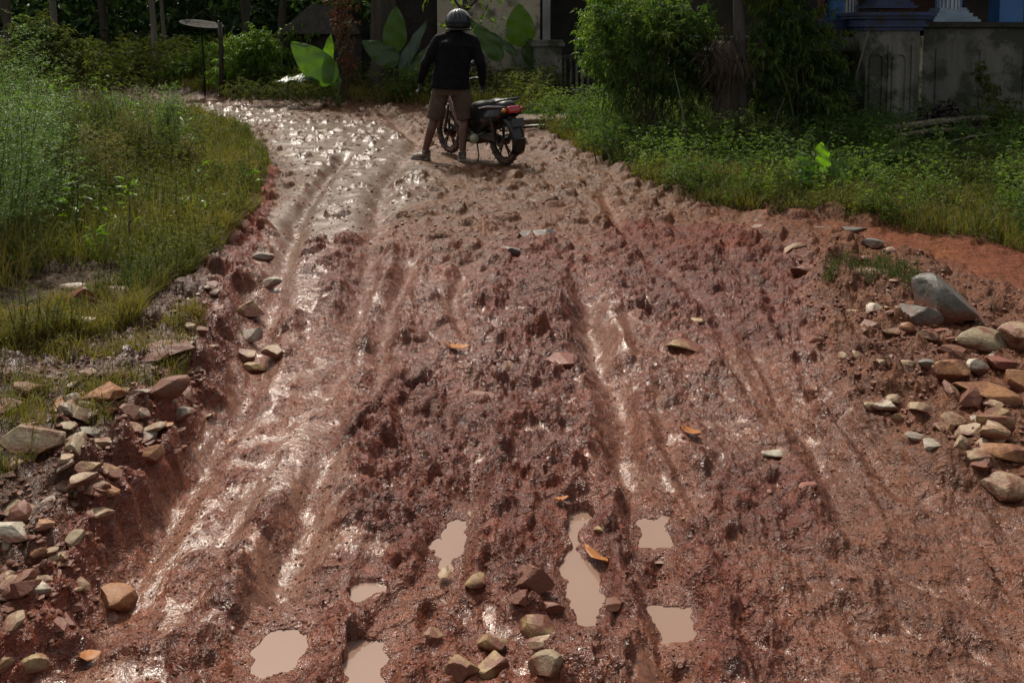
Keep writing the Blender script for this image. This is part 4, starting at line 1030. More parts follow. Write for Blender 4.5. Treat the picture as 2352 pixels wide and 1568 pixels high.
# ================================================================ HOUSES
concm = pbr('weathered_concrete', (.215, .21, .19), (.09, .092, .078), 3.2, .85, .5, 25, mud=.35, mudcol=(.035, .042, .024), mscale=2.2, streak=True)
plast = pbr('beige_plaster', (.50, .45, .35), (.42, .37, .28), 2.2, .85, .25, 30, mud=.25, mudcol=(.12, .11, .075), mscale=1.6)
darkw = pbr('dark_wood', (.045, .035, .028), (.022, .018, .015), 7, .8, .4, 30)
navy = pbr('navy_paint', (.025, .055, .16), (.018, .03, .085), 6, .5, .2, 30, mud=.2, mudcol=(.03, .03, .03))
blue = pbr('blue_paint', (.055, .20, .50), (.035, .13, .36), 4, .4, .1, 30)
white = pbr('white_paint', (.62, .66, .66), (.46, .50, .52), 5, .45, .1, 30, mud=.1, mudcol=(.2, .2, .18))
rust = pbr('rust_brown', (.16, .065, .035), (.09, .04, .025), 6, .7, .2)
tinm = pbr('old_roof', (.10, .085, .07), (.06, .05, .042), 4, .7, .3, 20)
glassm = pbr('dark_glass', (.012, .016, .022), (.008, .01, .014), 5, .12, .02)
# --- right house (blue)
H0 = empty('blue_house', (5.6, 13.1, 0)); tag(H0, 'house with blue and white fluted columns on a mossy concrete verandah wall, upper right', 'house')
def at(px, py, Y): X, Z = AT(px, py, Y); return X-5.6, Y-11.6, Z
YW = 11.0
def wallbox(mb, px0, px1, py0, py1, Y, depth, rz=0):
    x0, _, z1 = at(px0, py0, Y); x1, _, z0 = at(px1, py1, Y)
    mb.box(((x0+x1)/2, Y-11.6+depth/2, (z0+z1)/2), (x1-x0, depth, z1-z0))
def z_at(py, Y): return AT(0, py, Y+1.5)[1]
def x_at(px, Y): return AT(px, 60, Y+1.5)[0]-5.6
# verandah parapet: left recessed wall, projecting corner pier, long right wall
ztop = z_at(62, 11.3)
m = MB()
m.box(((x_at(1895, 11.6)+x_at(1985, 11.6))/2, 0, (ztop-.15)/2-.1), (x_at(1985, 11.6)-x_at(1895, 11.6), .3, ztop-.05+.2))
m.build('parapet_wall', concm, H0)
xa, xb = x_at(1984, 10.9), x_at(2106, 10.9)
m = MB(); m.box(((xa+xb)/2, -.45, ztop/2-.1), (xb-xa, .7, ztop+.1))
pier = m.build('pier', concm, H0)
m = MB()
for k, (px, w) in enumerate(((1992, 8), (2044, 8), (2098, 8))):
    X = x_at(px, 10.8); m.box((X, -.815, ztop*.45), (w/FPX*10.8, .03, ztop*.8))
m.build('ribs', concm, pier)
m = MB()
for px in (2015, 2068):
    X = x_at(px, 10.8)
    pts = [(X-.09, -.81, .1), (X-.09, -.81, ztop*.72)]+[(X-.09*math.cos(a), -.81, ztop*.72+.09*math.sin(a)) for a in [math.pi*q/8 for q in range(1, 8)]]+[(X+.09, -.81, ztop*.72), (X+.09, -.81, .1)]
    m.tube(pts, .016, 6)
m.build('arch_moulding', concm, pier)
xc, xd = x_at(2122, 11.1), x_at(2700, 11.1)
m = MB(); m.box(((xc+xd)/2, -.35, ztop/2-.08), (xd-xc, .3, ztop+.14)); lw = m.build('long_parapet_wall', concm, H0)
m = MB(); X = xc+.35
while X < xd:
    m.box((X, -.505, ztop*.42), (.34, .03, ztop*.78)); X += .62
m.build('fluting', concm, lw)
m = MB(); m.box(((xc+xd)/2, -.37, ztop+.03), (xd-xc+.06, .42, .07)); m.box(((xc+xd)/2, -.36, ztop+.0), (xd-xc+.02, .37, .03)); m.build('coping', pbr('dark_moss_coping', (.05, .052, .042), (.025, .028, .022), 6, .85, .4), lw)
# stepped navy cornice on the pier
m = MB(); zc = ztop-.052
for k, (o_, h) in enumerate(((.03, .05), (.07, .035), (.05, .07), (.10, .04), (.13, .05))):
    m.box(((xa+xb)/2+.0, -.45, zc+h/2), (xb-xa+2*o_, .7+2*o_, h)); zc += h+.002
m.build('cornice', navy, H0)
m = MB(); m.box(((x_at(1895, 11.6)+x_at(1985, 11.6))/2-.05, -.02, ztop+.02), (x_at(1985, 11.6)-x_at(1895, 11.6), .42, .12)); m.box(((x_at(1895, 11.6)+x_at(1985, 11.6))/2-.05, -.02, ztop+.095), (x_at(1985, 11.6)-x_at(1895, 11.6)+.04, .46, .025)); m.build('ledge', navy, H0)
# verandah floor
m = MB(); m.box((1.9, 1.6, ztop-.25), (9.2, 4.0, .2)); m.build('floor_slab', concm, H0)
# fluted columns with stepped bases
def fluted(name, X, Yl, z0, z1, r, mat1, mat2, blue_side):
    m = MB(); n = 40; prof = []
    bm = m.bm; ra = []; rb = []
    for k in range(n):
        a = 2*math.pi*k/n; rr = r*(1-.07*(k % 2)); ra.append(bm.verts.new((X+rr*math.cos(a), Yl+rr*math.sin(a), z0))); rb.append(bm.verts.new((X+rr*math.cos(a), Yl+rr*math.sin(a), z1)))
    for k in range(n): bm.faces.new((ra[k], ra[(k+1) % n], rb[(k+1) % n], rb[k]))
    bm.faces.new(rb); bm.faces.new(ra[::-1])
    c = m.build(name, mat1, H0)
    m = MB()
    for k in range(0, 20):
        a = 2*math.pi*k/20
        m.tube([(X+r*1.0*math.cos(a), Yl+r*1.0*math.sin(a), z0+.01), (X+r*1.0*math.cos(a), Yl+r*1.0*math.sin(a), z1-.02)], r*.05, 5)
    m.build('flute', mat2, c); return c
c1 = fluted('column', x_at(1946, 11.7), .1, ztop+.14, 3.3, .15, white, navy, True)
m = MB(); m.box((x_at(1922, 11.7), .12, 2.45), (.18, .24, 1.65)); m.build('blue_pilaster', blue, H0)
XB = x_at(2201, 11.0); c2 = fluted('column', XB, -.3, ztop+.24, 3.3, .17, white, blue, True)
m = MB(); zc = ztop+.07
for w_, h in ((.66, .035), (.60, .035), (.50, .05), (.42, .04), (.38, .035)):
    m.box((XB, -.3, zc+h/2), (w_, w_*.8, h)); zc += h+.001
m.build('column_base', pbr('pale_blue_paint', (.30, .42, .52), (.16, .24, .36), 5, .35, .1), c2)
m = MB(); m.box((x_at(2055, 10.9), -.45, zc+.75), (.30, .30, 1.5)); m.build('pedestal_column', white, H0)
m = MB(); zq = zc-.012
for w_, h in ((.62, .04), (.54, .04), (.46, .04), (.40, .04)):
    m.box((x_at(2055, 10.9), -.45, zq+h/2), (w_, w_*.85, h)); zq += h+.001
m.build('column_base', navy, H0)
m = MB(); m.box((x_at(2055, 10.9), -.61, zc+.75), (.10, .03, 1.45)); m.build('blue_stripe', blue, H0)
m = MB(); m.box((x_at(2345, 11.0), -.2, 2.4), (.34, .3, 1.45)); m.build('blue_pilaster', blue, H0)
m = MB(); m.box((x_at(1893, 11.7), .25, 1.7), (.07, .10, 3.0)); m.build('rust_post', rust, H0)
m = MB(); m.box((x_at(2126, 11.4), .3, 2.3), (.06, .08, 2.0)); m.build('rust_post', rust, H0)
# back wall with dark doorway and windows, roof above the frame
m = MB(); m.box((1.9, 3.4, 1.7), (9.2, .2, 3.6)); wl = m.build('wall', pbr('dark_wall', (.10, .085, .07), (.07, .06, .05), 3, .85, .2), H0)
m = MB(); m.box((-.2, 3.28, 2.4), (1.0, .05, 1.2)); wn = m.build('window', blue, wl); m = MB(); m.box((-.2, 3.24, 2.4), (.8, .03, 1.0)); m.build('pane', glassm, wn)
m = MB(); m.box((1.6, 3.28, 2.2), (1.0, .05, 2.0)); m.build('door', rust, wl)
m = MB(); m.box((2.0, 1.2, 3.45), (10.6, 5.6, .12)); m.box((2.0, 1.2, 3.9), (9.5, 3.6, .7), bev=.3); m.build('roof', tinm, H0)
# segmented pale pipe between pier and wall
m = MB(); X = x_at(2114, 10.9); zs = z_at(205, 10.9); zt = z_at(85, 10.9)
m.tube([(X, -.72, zs-.25), (X, -.72, zt)], .035, 12)
for q in range(7): zz = zs+(zt-zs)*q/6; m.tube([(X, -.72, zz-.012), (X, -.72, zz+.012)], .041, 12)
m.build('drain_pipe', pbr('pale_pipe', (.50, .50, .40), (.30, .30, .16), 7, .6, .2, mud=.45, mudcol=(.10, .10, .03), mscale=6), H0)
# leaning stick against the parapet
x0, z0_ = AT(1945, 250, 12.05); x1, z1_ = AT(1995, 72, 12.1)
tag(MB().tube([(x0, 12.05, z0_), (x1, 12.1, z1_)], [.012, .009], 7).build('leaning_stick', palebark, None, True), 'thin pale stick leaning on the navy ledge of the blue house', 'stick')
# --- beige house behind the rider
H1 = empty('beige_house', (0, 21.0, 0)); tag(H1, 'low house with beige plaster wall and dark open porch behind the rider', 'house')
def X1(px, Y): return AT(px, 60, Y+2.4)[0]
m = MB(); xl, xr = X1(1005, 18.6), X1(1240, 18.6); m.box(((xl+xr)/2, 0, 1.3), (xr-xl, .2, 3.2)); w1 = m.build('wall', plast, H1)
m = MB(); m.box((X1(1192, 18.5), -.13, .95), (.45, .05, .5)); wi = m.build('window', pbr('pale_frame', (.42, .41, .36), (.30, .29, .25), 4, .7, .2), w1)
m = MB(); m.box((X1(1192, 18.5), -.165, .95), (.34, .02, .38)); m.build('pane', pbr('curtain_pane', (.25, .25, .22), (.2, .2, .18), 5, .4, .1), wi)
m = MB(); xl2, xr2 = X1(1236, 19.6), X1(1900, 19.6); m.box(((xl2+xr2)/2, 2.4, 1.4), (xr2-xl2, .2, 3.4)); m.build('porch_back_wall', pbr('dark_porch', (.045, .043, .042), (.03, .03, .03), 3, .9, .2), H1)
m = MB(); xl0 = X1(905, 18.9); m.box(((xl0+xl)/2-.05, .35, 1.3), (xl-xl0, .2, 3.2)); m.build('dark_plank_wall', darkw, H1)
m = MB(); m.box((X1(1255, 17.8), -.8, 1.9), (.17, .17, 2.2)); m.build('porch_post', pbr('pale_post', (.26, .27, .27), (.16, .165, .165), 5, .7, .3), H1)
m = MB(); xs0, xs1 = X1(1225, 17.6), X1(1290, 17.6); m.box(((xs0+xs1)/2, -1.0, .55), (xs1-xs0, .4, 1.35)); m.box(((xs0+xs1)/2, -1.0, 1.26), (xs1-xs0+.12, .5, .08)); m.box(((xs0+xs1)/2, -1.0, 1.33), (xs1-xs0+.04, .44, .05)); m.build('pillar_base', concm, H1)
xe = X1(1420, 17.6); m = MB()
m.box(((xs1+xe)/2, -1.0, .98), (xe-xs1, .10, .07)); m.box(((xs1+xe)/2, -1.0, .18), (xe-xs1, .2, .2))
k = xs1+.08
while k < xe-.03: m.box((k, -1.0, .62), (.05, .06, .68)); k += .13
m.build('balustrade', concm, H1)
m = MB(); m.box((X1(1300, 17.8), .3, .02), (5.5, 3.4, .22)); m.build('porch_floor', concm, H1)
m = MB(); m.box((1.6, 2.2, 3.25), (13.0, 5.0, .12), rx=-.12); m.build('roof', tinm, H1)
# concrete slab path at the entrance
x0, y0 = G(1330, 262); tag(MB().box((.35, 14.9, .085), (2.6, .9, .12), bev=.01, rz=.08).build('entrance_slab', pbr('path_concrete', (.22, .17, .11), (.15, .115, .075), 5, .85, .4, mud=.3), None), 'pale brown concrete slab crossing the ditch right of the motorcycle', 'slab')
# hut with a grey brown roof, far left of the dark tree
H2 = empty('hut', (AT(752, 60, 22.0)[0], 22.0, 0)); tag(H2, 'small hut with a low grey brown roof behind the light green shrub', 'hut')
m = MB(); bm = m.bm; z0, z1 = AT(0, 78, 22.0)[1], AT(0, 22, 22.0)[1]
m.prism([(-.95, z0), (.95, z0), (.95, z0+.06), (.5, z1+.05), (-.2, z1+.1), (-.95, z0+.06)], -.9, 1.0).build('roof', pbr('thatch_grey', (.085, .075, .07), (.05, .045, .042), 8, .9, .5), H2)
MB().box((0, .05, z0/2), (1.9, 1.5, z0-.02)).build('wall', darkw, H2)
# satellite dish on a pole
xd_, zd_ = AT(462, 60, 20.9); zg = HZ(xd_, 20.9)
e = empty('satellite_dish', (xd_, 20.9, zg)); tag(e, 'tilted dark mesh satellite dish on a thin pole above the far shrubs', 'satellite dish')
meshm = pbr('dish_mesh', (.03, .027, .022), (.018, .016, .014), 10, .9, .2, 30, spec=.15)
Rt = Matrix.Rotation(.16, 4, 'Y') @ Matrix.Rotation(.13, 4, 'X')
prof = [(.02, 0), (.15, .006), (.3, .025), (.42, .05), (.5, .075), (.5, .085), (.42, .06), (.3, .035), (.15, .016), (.02, .01)]
MB().lathe(prof, (0, 0, zd_-zg-.03), 32, Rt).build('reflector', meshm, e, True)
m = MB()
for a in range(0, 360, 120): m.tube([(Rt @ Vector((.45*math.cos(R(a)), .45*math.sin(R(a)), .07)))+Vector((0, 0, zd_-zg)), (Rt @ Vector((0, 0, .36)))+Vector((0, 0, zd_-zg))], .008, 6)
m.build('feed_struts', meshm, e)
MB().tube([(.06, 0, -.1), (.04, 0, .7), (0, 0, zd_-zg-.03)], .022, 8).build('pole', meshm, e, True)
xp = AT(505, 60, 20.6)[0]; tag(MB().tube([(xp, 20.6, 0), (xp+.02, 20.6, 1.0), (xp, 20.6, 1.75)], [.06, .055, .05], 8).build('wooden_post', darkw, None, True), 'dark wooden post right of the satellite dish', 'post')
# --- logs, sticks, rubble in front of the right house
logm = pbr('old_log', (.24, .20, .14), (.06, .05, .035), 7, .8, .6, 30)
def log(a, b, Ya, Yb, r, label, name='fallen_log', cat='log', g='fallen wood by the right house'):
    Ya = YN(Ya); Yb = YN(Yb); x0, z0 = AT(*a, Ya); x1, z1 = AT(*b, Yb)
    mid = ((x0+x1)/2, (Ya+Yb)/2, (z0+z1)/2+.02)
    tag(MB().tube([(x0, Ya, z0), mid, (x1, Yb, z1)], [r, r*.95, r*.8], 12).build(name, logm, None, True), label, cat, g)
log((2030, 298), (2265, 270), 9.4, 9.7, .045, 'long pale fallen log, upper of the wood in front of the right house')
log((2060, 312), (2215, 296), 9.3, 9.5, .03, 'thinner log lying just under the long pale one')
log((2168, 330), (2290, 306), 8.8, 9.0, .014, 'thin bent stick right of the fallen logs', 'fallen_stick', 'stick')
log((2305, 458), (2330, 410), 7.0, 7.3, .008, 'short pale stick standing in the grass near the right edge', 'fallen_stick', 'stick')
# heap of dark rubbish / dry leaves
n = 2600; cx, cz = AT(2175, 235, 11.3); C = np.column_stack([rng.normal(cx, .33, n), rng.normal(11.3, .25, n), np.zeros(n)]); rr = np.hypot((C[:, 0]-cx)/.7, (C[:, 1]-11.3)/.55)
C[:, 2] = .12+np.clip(1-rr, 0, 1)*.62*rng.random(n)**.3; Ls = rng.uniform(.05, .14, n); v, f, r = leaf_cloud(C, rng.normal(size=(n, 3)), Ls, Ls*.45)
hm = mesh_np('leaf_heap', v, f, leafmat('black_litter', (.025, .022, .022), (.065, .05, .045), .05, .35), False, None, {'rnd': r}); tag(hm, 'dark heap of dry leaves and litter against the concrete wall', 'leaf heap', None, 'stuff')
# scraps
m = MB(); x, y = G(1240, 288, .08); z = HZ(x, y); 
tag(MB().tube([(x-.35, y, z+.03), (x, y+.02, z+.05), (x+.4, y-.03, z+.03)], [.02, .035, .015], 8, ell=(.5, 1.6)).build('pale_scrap', pbr('plastic_scrap', (.42, .50, .38), (.30, .36, .25), 6, .4, .1), None, True), 'pale greenish plastic scrap in the grass right of the motorcycle', 'scrap')
x, y = G(1930, 538); z = HZ(x, y)
V = stone_verts(.45, .12, .05, 4); o = mesh_np('dark_scrap', V, ICOF3, SM['dark']); o.location = (x, y, z+.02); tag(o, 'black crumpled scrap on the side path at the right', 'scrap')
# ================================================================ MOTORCYCLE
BX, BY = G(1160, 380)
bike = empty('motorcycle', (BX, BY, HZ(BX, BY)-.01), math.radians(126)); tag(bike, 'muddy black underbone motorcycle with a red tail light beside the rider', 'motorcycle')
bike.rotation_euler[0] = math.radians(-3)
tyrem = pbr('muddy_tyre', (.030, .026, .024), (.018, .016, .015), 20, .85, .7, 60, mud=.38, mudcol=(.12, .055, .035), mscale=9)
rimm = pbr('dark_alloy', (.045, .043, .042), (.025, .024, .023), 12, .4, .1, metal=.6, mud=.3, mudcol=(.14, .065, .04), mscale=14)
plas = pbr('black_plastic', (.016, .016, .018), (.010, .010, .012), 10, .28, .05, mud=.15, mudcol=(.09, .045, .03), mscale=7)
redp = pbr('dark_red_panel', (.10, .018, .016), (.06, .012, .012), 8, .35, .05, mud=.3, mudcol=(.12, .06, .04), mscale=8)
metal = pbr('engine_metal', (.12, .12, .115), (.06, .06, .058), 12, .45, .2, metal=.7, mud=.35, mudcol=(.13, .065, .042), mscale=10)
chrome = pbr('chrome', (.5, .5, .48), (.35, .35, .34), 10, .2, .05, metal=1)
seatm = pbr('seat_vinyl', (.022, .024, .026), (.015, .016, .018), 14, .38, .15, 50)
taill = pbr('tail_light_red', (.50, .015, .02), (.35, .01, .015), 5, .2, .05, coat=.6)
amber = pbr('amber_lens', (.55, .22, .03), (.45, .18, .03), 5, .25, .05)
def wheel(x0, front):
    t = MB().torus((0, 0, 0), .247, .040, 'Y', 48, 12, .85)
    for k in range(48):
        a = 2*math.pi*k/48; t.box((.286*math.cos(a), (.012 if k % 2 else -.012), .286*math.sin(a)), (.006, .03, .016), ry=-a)
    w = bpy.data.objects.new('wheel', None); w.empty_display_size = .1; link(w, bike); w.location = (x0, 0, .285)
    t.build('tyre', tyrem, w, True)
    r = MB().torus((0, 0, 0), .207, .014, 'Y', 48, 8, 1.6)
    for k in range(5):
        a = 2*math.pi*k/5+.3
        for o_ in (-.13, .13):
            r.tube([(.045*math.cos(a), 0, .045*math.sin(a)), (.205*math.cos(a+o_), 0, .205*math.sin(a+o_))], [.013, .010], 6)
    r.build('rim', rimm, w, True)
    MB().tube([(0, -.055, 0), (0, .055, 0)], .05, 20).tube([(0, -.09, 0), (0, .09, 0)], .010, 8).build('hub', rimm, w)
    if front: MB().tube([(0, -.045, 0), (0, -.04, 0)], .10, 24).build('brake_disc', metal, w)
    else: MB().tube([(0, .06, 0), (0, .065, 0)], .075, 24).build('sprocket', metal, w)
    return w
wheel(0, False); wheel(1.22, True)
P = lambda pts: [(x, 0, z) for x, z in pts]
# forks, handlebar
fk = MB()
for s in (-.075, .075): fk.tube([(1.22, s, .285), (1.17, s, .42), (1.09, s, .66)], [.020, .022, .016], 10)
fk.box((1.06, 0, .70), (.07, .19, .05), ry=.3, bev=.01); fk.tube([(1.06, 0, .70), (1.0, 0, .90)], .022, 10); fk.build('front_fork', metal, bike, True)
hb = MB().tube([(.98, -.10, .94), (.95, -.22, .97), (.90, -.33, .95)], .012, 8).tube([(.98, .10, .94), (.95, .22, .97), (.90, .33, .95)], .012, 8).tube([(.98, -.10, .94), (.98, .10, .94)], .014, 8)
h = hb.build('handlebar', metal, bike, True)
for s in (-1, 1):
    MB().tube([(.945, s*.24, .968), (.895, s*.345, .95)], .017, 10).build('grip', seatm, h, True)
    MB().tube([(.98, s*.22, .97), (.96, s*.30, .955), (.95, s*.38, .95)], .006, 6).build('brake_lever', chrome, h, True)
    mr = MB().tube([(.96, s*.19, .97), (.97, s*.24, 1.12)], .006, 6).ball((.97, s*.25, 1.15), .05, (.35, 1, .75), 14).build('mirror', plas, h, True)
MB().ball((1.03, 0, .95), .10, (.75, 1.15, .8), 18).build('headlight_cowl', plas, bike, True)
MB().ball((1.09, 0, .945), .065, (.5, 1.2, .8), 16).build('headlight', pbr('lens', (.5, .5, .48), None, 5, .15, .02), bike, True)
# front fender
def fender(cx, cz, rad, a0, a1, w, name, mat):
    m = MB(); n = 14; rows = []
    for i in range(n+1):
        a = R(a0+(a1-a0)*i/n)
        row = [m.bm.verts.new((cx+(rad-abs(v)**2*.05)*math.cos(a), v*w, cz+(rad-abs(v)**2*.05)*math.sin(a))) for v in (-1, -.6, 0, .6, 1)]; rows.append(row)
    for i in range(n):
        for k in range(4): m.bm.faces.new((rows[i][k], rows[i][k+1], rows[i+1][k+1], rows[i+1][k]))
    o = m.build(name, mat, bike, True); s = o.modifiers.new('t', 'SOLIDIFY'); s.thickness = .008; return o
fender(1.22, .285, .335, 15, 150, .055, 'front_fender', plas)
fender(0, .30, .345, 40, 205, .095, 'rear_fender', plas)
MB().box((-.335, 0, .27), (.012, .13, .17), ry=-.25, bev=.004).build('mud_flap', plas, bike)
MB().box((.30, 0, .53), (.36, .14, .26), bev=.03).build('air_box', plas, bike)
MB().box((.06, 0, .60), (.34, .13, .14), bev=.03).build('under_tray', plas, bike)
# swingarm, shocks
sw = MB()
for s in (-.085, .085): sw.tube([(0, s, .285), (.22, s, .31), (.45, s*.8, .34)], [.022, .024, .026], 8)
sw.build('swingarm', metal, bike, True)
for s in (-.115, .115):
    m = MB().tube([(.01, s, .30), (.10, s, .62)], .013, 8)
    for k in range(10): c = .04+.06*k/9; m.torus((.01+.09*(.3+.065*k), s, .30+.32*(.3+.065*k)), .022, .005, 'Z', 12, 5)
    m.build('shock_absorber', metal, bike, True)
# frame and engine
MB().tube([(1.03, 0, .82), (.90, 0, .60), (.72, 0, .46), (.52, 0, .44), (.40, 0, .55), (.1, 0, .66), (-.12, 0, .70)], .028, 10).build('frame', plas, bike, True)
en = MB().box((.56, 0, .30), (.30, .20, .18), bev=.03).tube([(.66, 0, .33), (.86, 0, .40)], [.062, .058], 14)
for k in range(6): en.tube([(.70+.028*k, 0, .345+.010*k), (.712+.028*k, 0, .349+.010*k)], .078, 14)
e0 = en.build('engine', metal, bike)
MB().tube([(.52, .10, .30), (.52, .135, .30)], [.085, .078], 24).build('crankcase_cover', metal, e0, True)
MB().tube([(.62, -.10, .29), (.62, -.14, .29)], [.09, .08], 24).build('clutch_cover', metal, e0, True)
MB().box((.22, .095, .33), (.50, .02, .085), bev=.008, ry=.06).build('chain_cover', plas, bike)
MB().tube([(.86, -.04, .36), (.80, -.09, .22), (.55, -.12, .20), (.30, -.13, .25)], [.018, .018, .018, .022], 10).tube([(.30, -.13, .25), (.10, -.15, .31), (-.12, -.165, .375)], [.035, .048, .045], 14).tube([(-.12, -.165, .375), (-.155, -.167, .385)], [.030, .026], 12).build('exhaust', metal, bike, True)
MB().tube([(.60, -.24, .24), (.60, .24, .24)], .013, 8).tube([(.60, .17, .24), (.60, .25, .24)], .022, 10).tube([(.60, -.17, .24), (.60, -.25, .24)], .022, 10).tube([(.22, -.2, .36), (.22, -.1, .38)], .014, 8).tube([(.22, .2, .36), (.22, .1, .38)], .014, 8).build('foot_pegs', metal, bike, True)
MB().tube([(.45, .09, .26), (.36, .13, .08), (.33, .17, .02)], .010, 7).build('side_stand', metal, bike, True)
MB().tube([(.45, .13, .29), (.40, .15, .29)], .055, 20).build('sprocket_cover', pbr('glint_cover', (.42, .44, .30), (.32, .33, .24), 6, .35, .1), bike, True)  # pale colour stands in for light reflecting off the cover
# body panels
def panel(prof, y0, y1, name, mat, bev=.012):
    m = MB().prism(prof, y0, y1); bmesh.ops.bevel(m.bm, geom=m.bm.edges[:], offset=bev, segments=2, affect='EDGES'); return m.build(name, mat, bike, True)
for s in (-1, 1):
    y0, y1 = sorted((s*.075, s*.125))
    panel([(-.22, .62), (-.20, .72), (.10, .72), (.52, .66), (.62, .50), (.52, .36), (.34, .36), (.20, .46), (-.02, .53)], y0, y1, 'side_cover', plas)
    y0, y1 = sorted((s*.05, s*.115))
    panel([(.48, .40), (.62, .52), (.90, .64), (.98, .80), (1.02, .76), (.96, .55), (.86, .42), (.66, .36)], y0, y1, 'leg_shield', redp)
panel([(.92, .62), (1.0, .86), (1.08, .84), (1.06, .62), (.98, .52)], -.10, .10, 'front_cowl', plas, .02)
# seat
m = MB(); prof = [(-.16, .745, .085), (-.10, .765, .115), (.0, .775, .13), (.14, .775, .135), (.24, .755, .135), (.34, .735, .13), (.46, .725, .11), (.58, .70, .07)]
rows = []
for x, z, w in prof:
    rows.append([m.bm.verts.new((x, w*math.cos(a)*1.0, z-.05+.062*max(-.3, math.sin(a)))) for a in [math.pi*(-.12+1.24*k/10) for k in range(11)]])
for a, b in zip(rows, rows[1:]):
    for k in range(10): m.bm.faces.new((a[k], a[k+1], b[k+1], b[k]))
    m.bm.faces.new((a[0], b[0], b[10], a[10]))
m.bm.faces.new(rows[0]); m.bm.faces.new(rows[-1][::-1]); st = m.build('seat', seatm, bike, True)
MB().tube([(.08, -.125, .74), (-.10, -.135, .775), (-.21, -.10, .80), (-.24, 0, .805), (-.21, .10, .80), (-.10, .135, .775), (.08, .125, .74)], .013, 8).build('grab_rail', pbr('rail', (.03, .05, .045), None, 8, .25, .05, metal=.5), bike, True)
tl = MB().box((-.215, 0, .675), (.07, .17, .085), bev=.02, ry=.25).build('tail_light', taill, bike, True)
for s in (-1, 1): MB().ball((-.195, s*.12, .672), .035, (.9, 1.0, .75), 12).build('turn_signal', amber if s > 0 else taill, bike, True)
MB().box((-.30, 0, .53), (.01, .17, .10), ry=.2, bev=.003).build('number_plate_holder', plas, bike)
MB().tube([(-.16, .13, .715), (.12, .137, .70), (.30, .135, .665)], [.010, .014, .009], 8).build('silver_trim', pbr('silver_trim', (.45, .45, .46), None, 8, .3, .05), bike, True)
# ================================================================ RIDER
PY = 10.9; PX = AT(1014, 300, PY)[0]
man = empty('person', (PX, PY, HZ(PX, PY))); tag(man, 'person in dark jacket, brown shorts and helmet, back turned, standing beside the motorcycle', 'person')
man.scale = (1.065, 1.065, 1.065)
skin = pbr('skin', (.135, .062, .040), (.10, .046, .030), 8, .5, .1, 60, mud=.25, mudcol=(.14, .07, .05), mscale=9)
jackm = pbr('dark_jacket', (.0085, .0095, .012), (.006, .0065, .008), 7, .85, .35, 40, spec=.12)
shortm = pbr('brown_shorts', (.090, .058, .038), (.065, .042, .029), 7, .85, .35, 45, mud=.2, mudcol=(.12, .06, .045))
shoem = pbr('muddy_shoe', (.035, .03, .03), (.02, .018, .018), 9, .6, .3, mud=.55, mudcol=(.20, .17, .14), mscale=12)
helm = pbr('helmet_shell', (.022, .030, .042), (.010, .014, .022), 3, .25, .02, spec=.25, coat=.2)
helmd = pbr('helmet_dark', (.010, .011, .014), None, 8, .3, .05)
def cap(m, a, b, ra, rb, mid=None, rm=None, n=14):
    if mid is None: m.tube([a, b], [ra, rb], n)
    else: m.tube([a, mid, b], [ra, rm, rb], n); m.ball(mid, rm, seg=14)
    m.ball(a, ra, seg=14); m.ball(b, rb, seg=14)
V3 = Vector
Lh, Lk, La = V3((.015, 0, .90)), V3((-.08, .04, .50)), V3((-.20, .06, .09))
Rh, Rk, Ra = V3((.195, 0, .90)), V3((.27, .05, .50)), V3((.24, -.04, .09))
Ls, Le, Lw = V3((-.025, 0, 1.39)), V3((-.17, -.02, 1.13)), V3((-.245, .06, .92))
Rs, Re, Rw = V3((.36, 0, 1.38)), V3((.455, -.03, 1.12)), V3((.475, .08, .895))
b = MB()
for h, k, a in ((Lh, Lk, La), (Rh, Rk, Ra)):
    cap(b, h, k, .085, .055, (h*.6+k*.4)+V3((0, .01, 0)), .078)
    cap(b, k, a, .052, .036, k*.68+a*.32+V3((0, -.022, 0)), .055)
    b.ball(a+V3((0, -.03, -.03)), .036)
for s, e_, w_ in ((Ls, Le, Lw), (Rs, Re, Rw)):
    cap(b, s, e_, .048, .038); cap(b, e_, w_, .038, .025, e_*.7+w_*.3, .037)
b.ball((.105, 0, .93), .15, (1.05, .75, .7)); b.ball((.15, 0, 1.22), .17, (1.0, .62, 1.25)); b.tube([(.17, 0, 1.36), (.19, .02, 1.52)], [.06, .055], 14)
# hands
def hand(m, w, d, nrm, side, curl):
    d = V3(d).normalized(); nrm = V3(nrm); nrm = (nrm-d*nrm.dot(d)).normalized(); s = d.cross(nrm)*side
    m.tube([w, w+d*.04, w+d*.085], [.026, .036, .036], 12, ell=(.55, 1.0)) if abs(nrm.z) < .2 else m.tube([w, w+d*.04, w+d*.085], [.026, .036, .036], 12)
    k0 = w+d*.078
    for i, (o_, L) in enumerate(((-.030, .062), (-.010, .072), (.010, .068), (.030, .052))):
        p0 = k0+s*o_; p = [p0]; dd = d.copy()
        for j in range(3):
            q = Matrix.Rotation(-curl*(.6+.3*j)*side, 3, s*side); dd = q @ dd; p.append(p[-1]+dd*L*(.45, .32, .25)[j])
        m.tube(p, [.0095, .0088, .008, .0065], 8); m.ball(p[-1], .0065, seg=8)
    t0 = w+d*.025-s*.028; m.tube([t0, t0-s*.025+d*.022+nrm*.008, t0-s*.032+d*.05+nrm*.02], [.013, .011, .008], 8)
gl = MB()
hand(gl, Lw, (-.15, .15, -.95), (.9, .3, 0), 1, .35)
gr_ = MB()
hand(gr_, Rw, (.10, .35, -.62), (-.9, .1, -.2), -1, .30)
glm = pbr('dark_glove', (.03, .026, .025), (.02, .018, .018), 9, .6, .2)
for g_ in (gl, gr_): remesh(g_.build('glove', glm, man, True), .005, 1)
body = b.build('body', skin, man, True); remesh(body, .0075, 3)
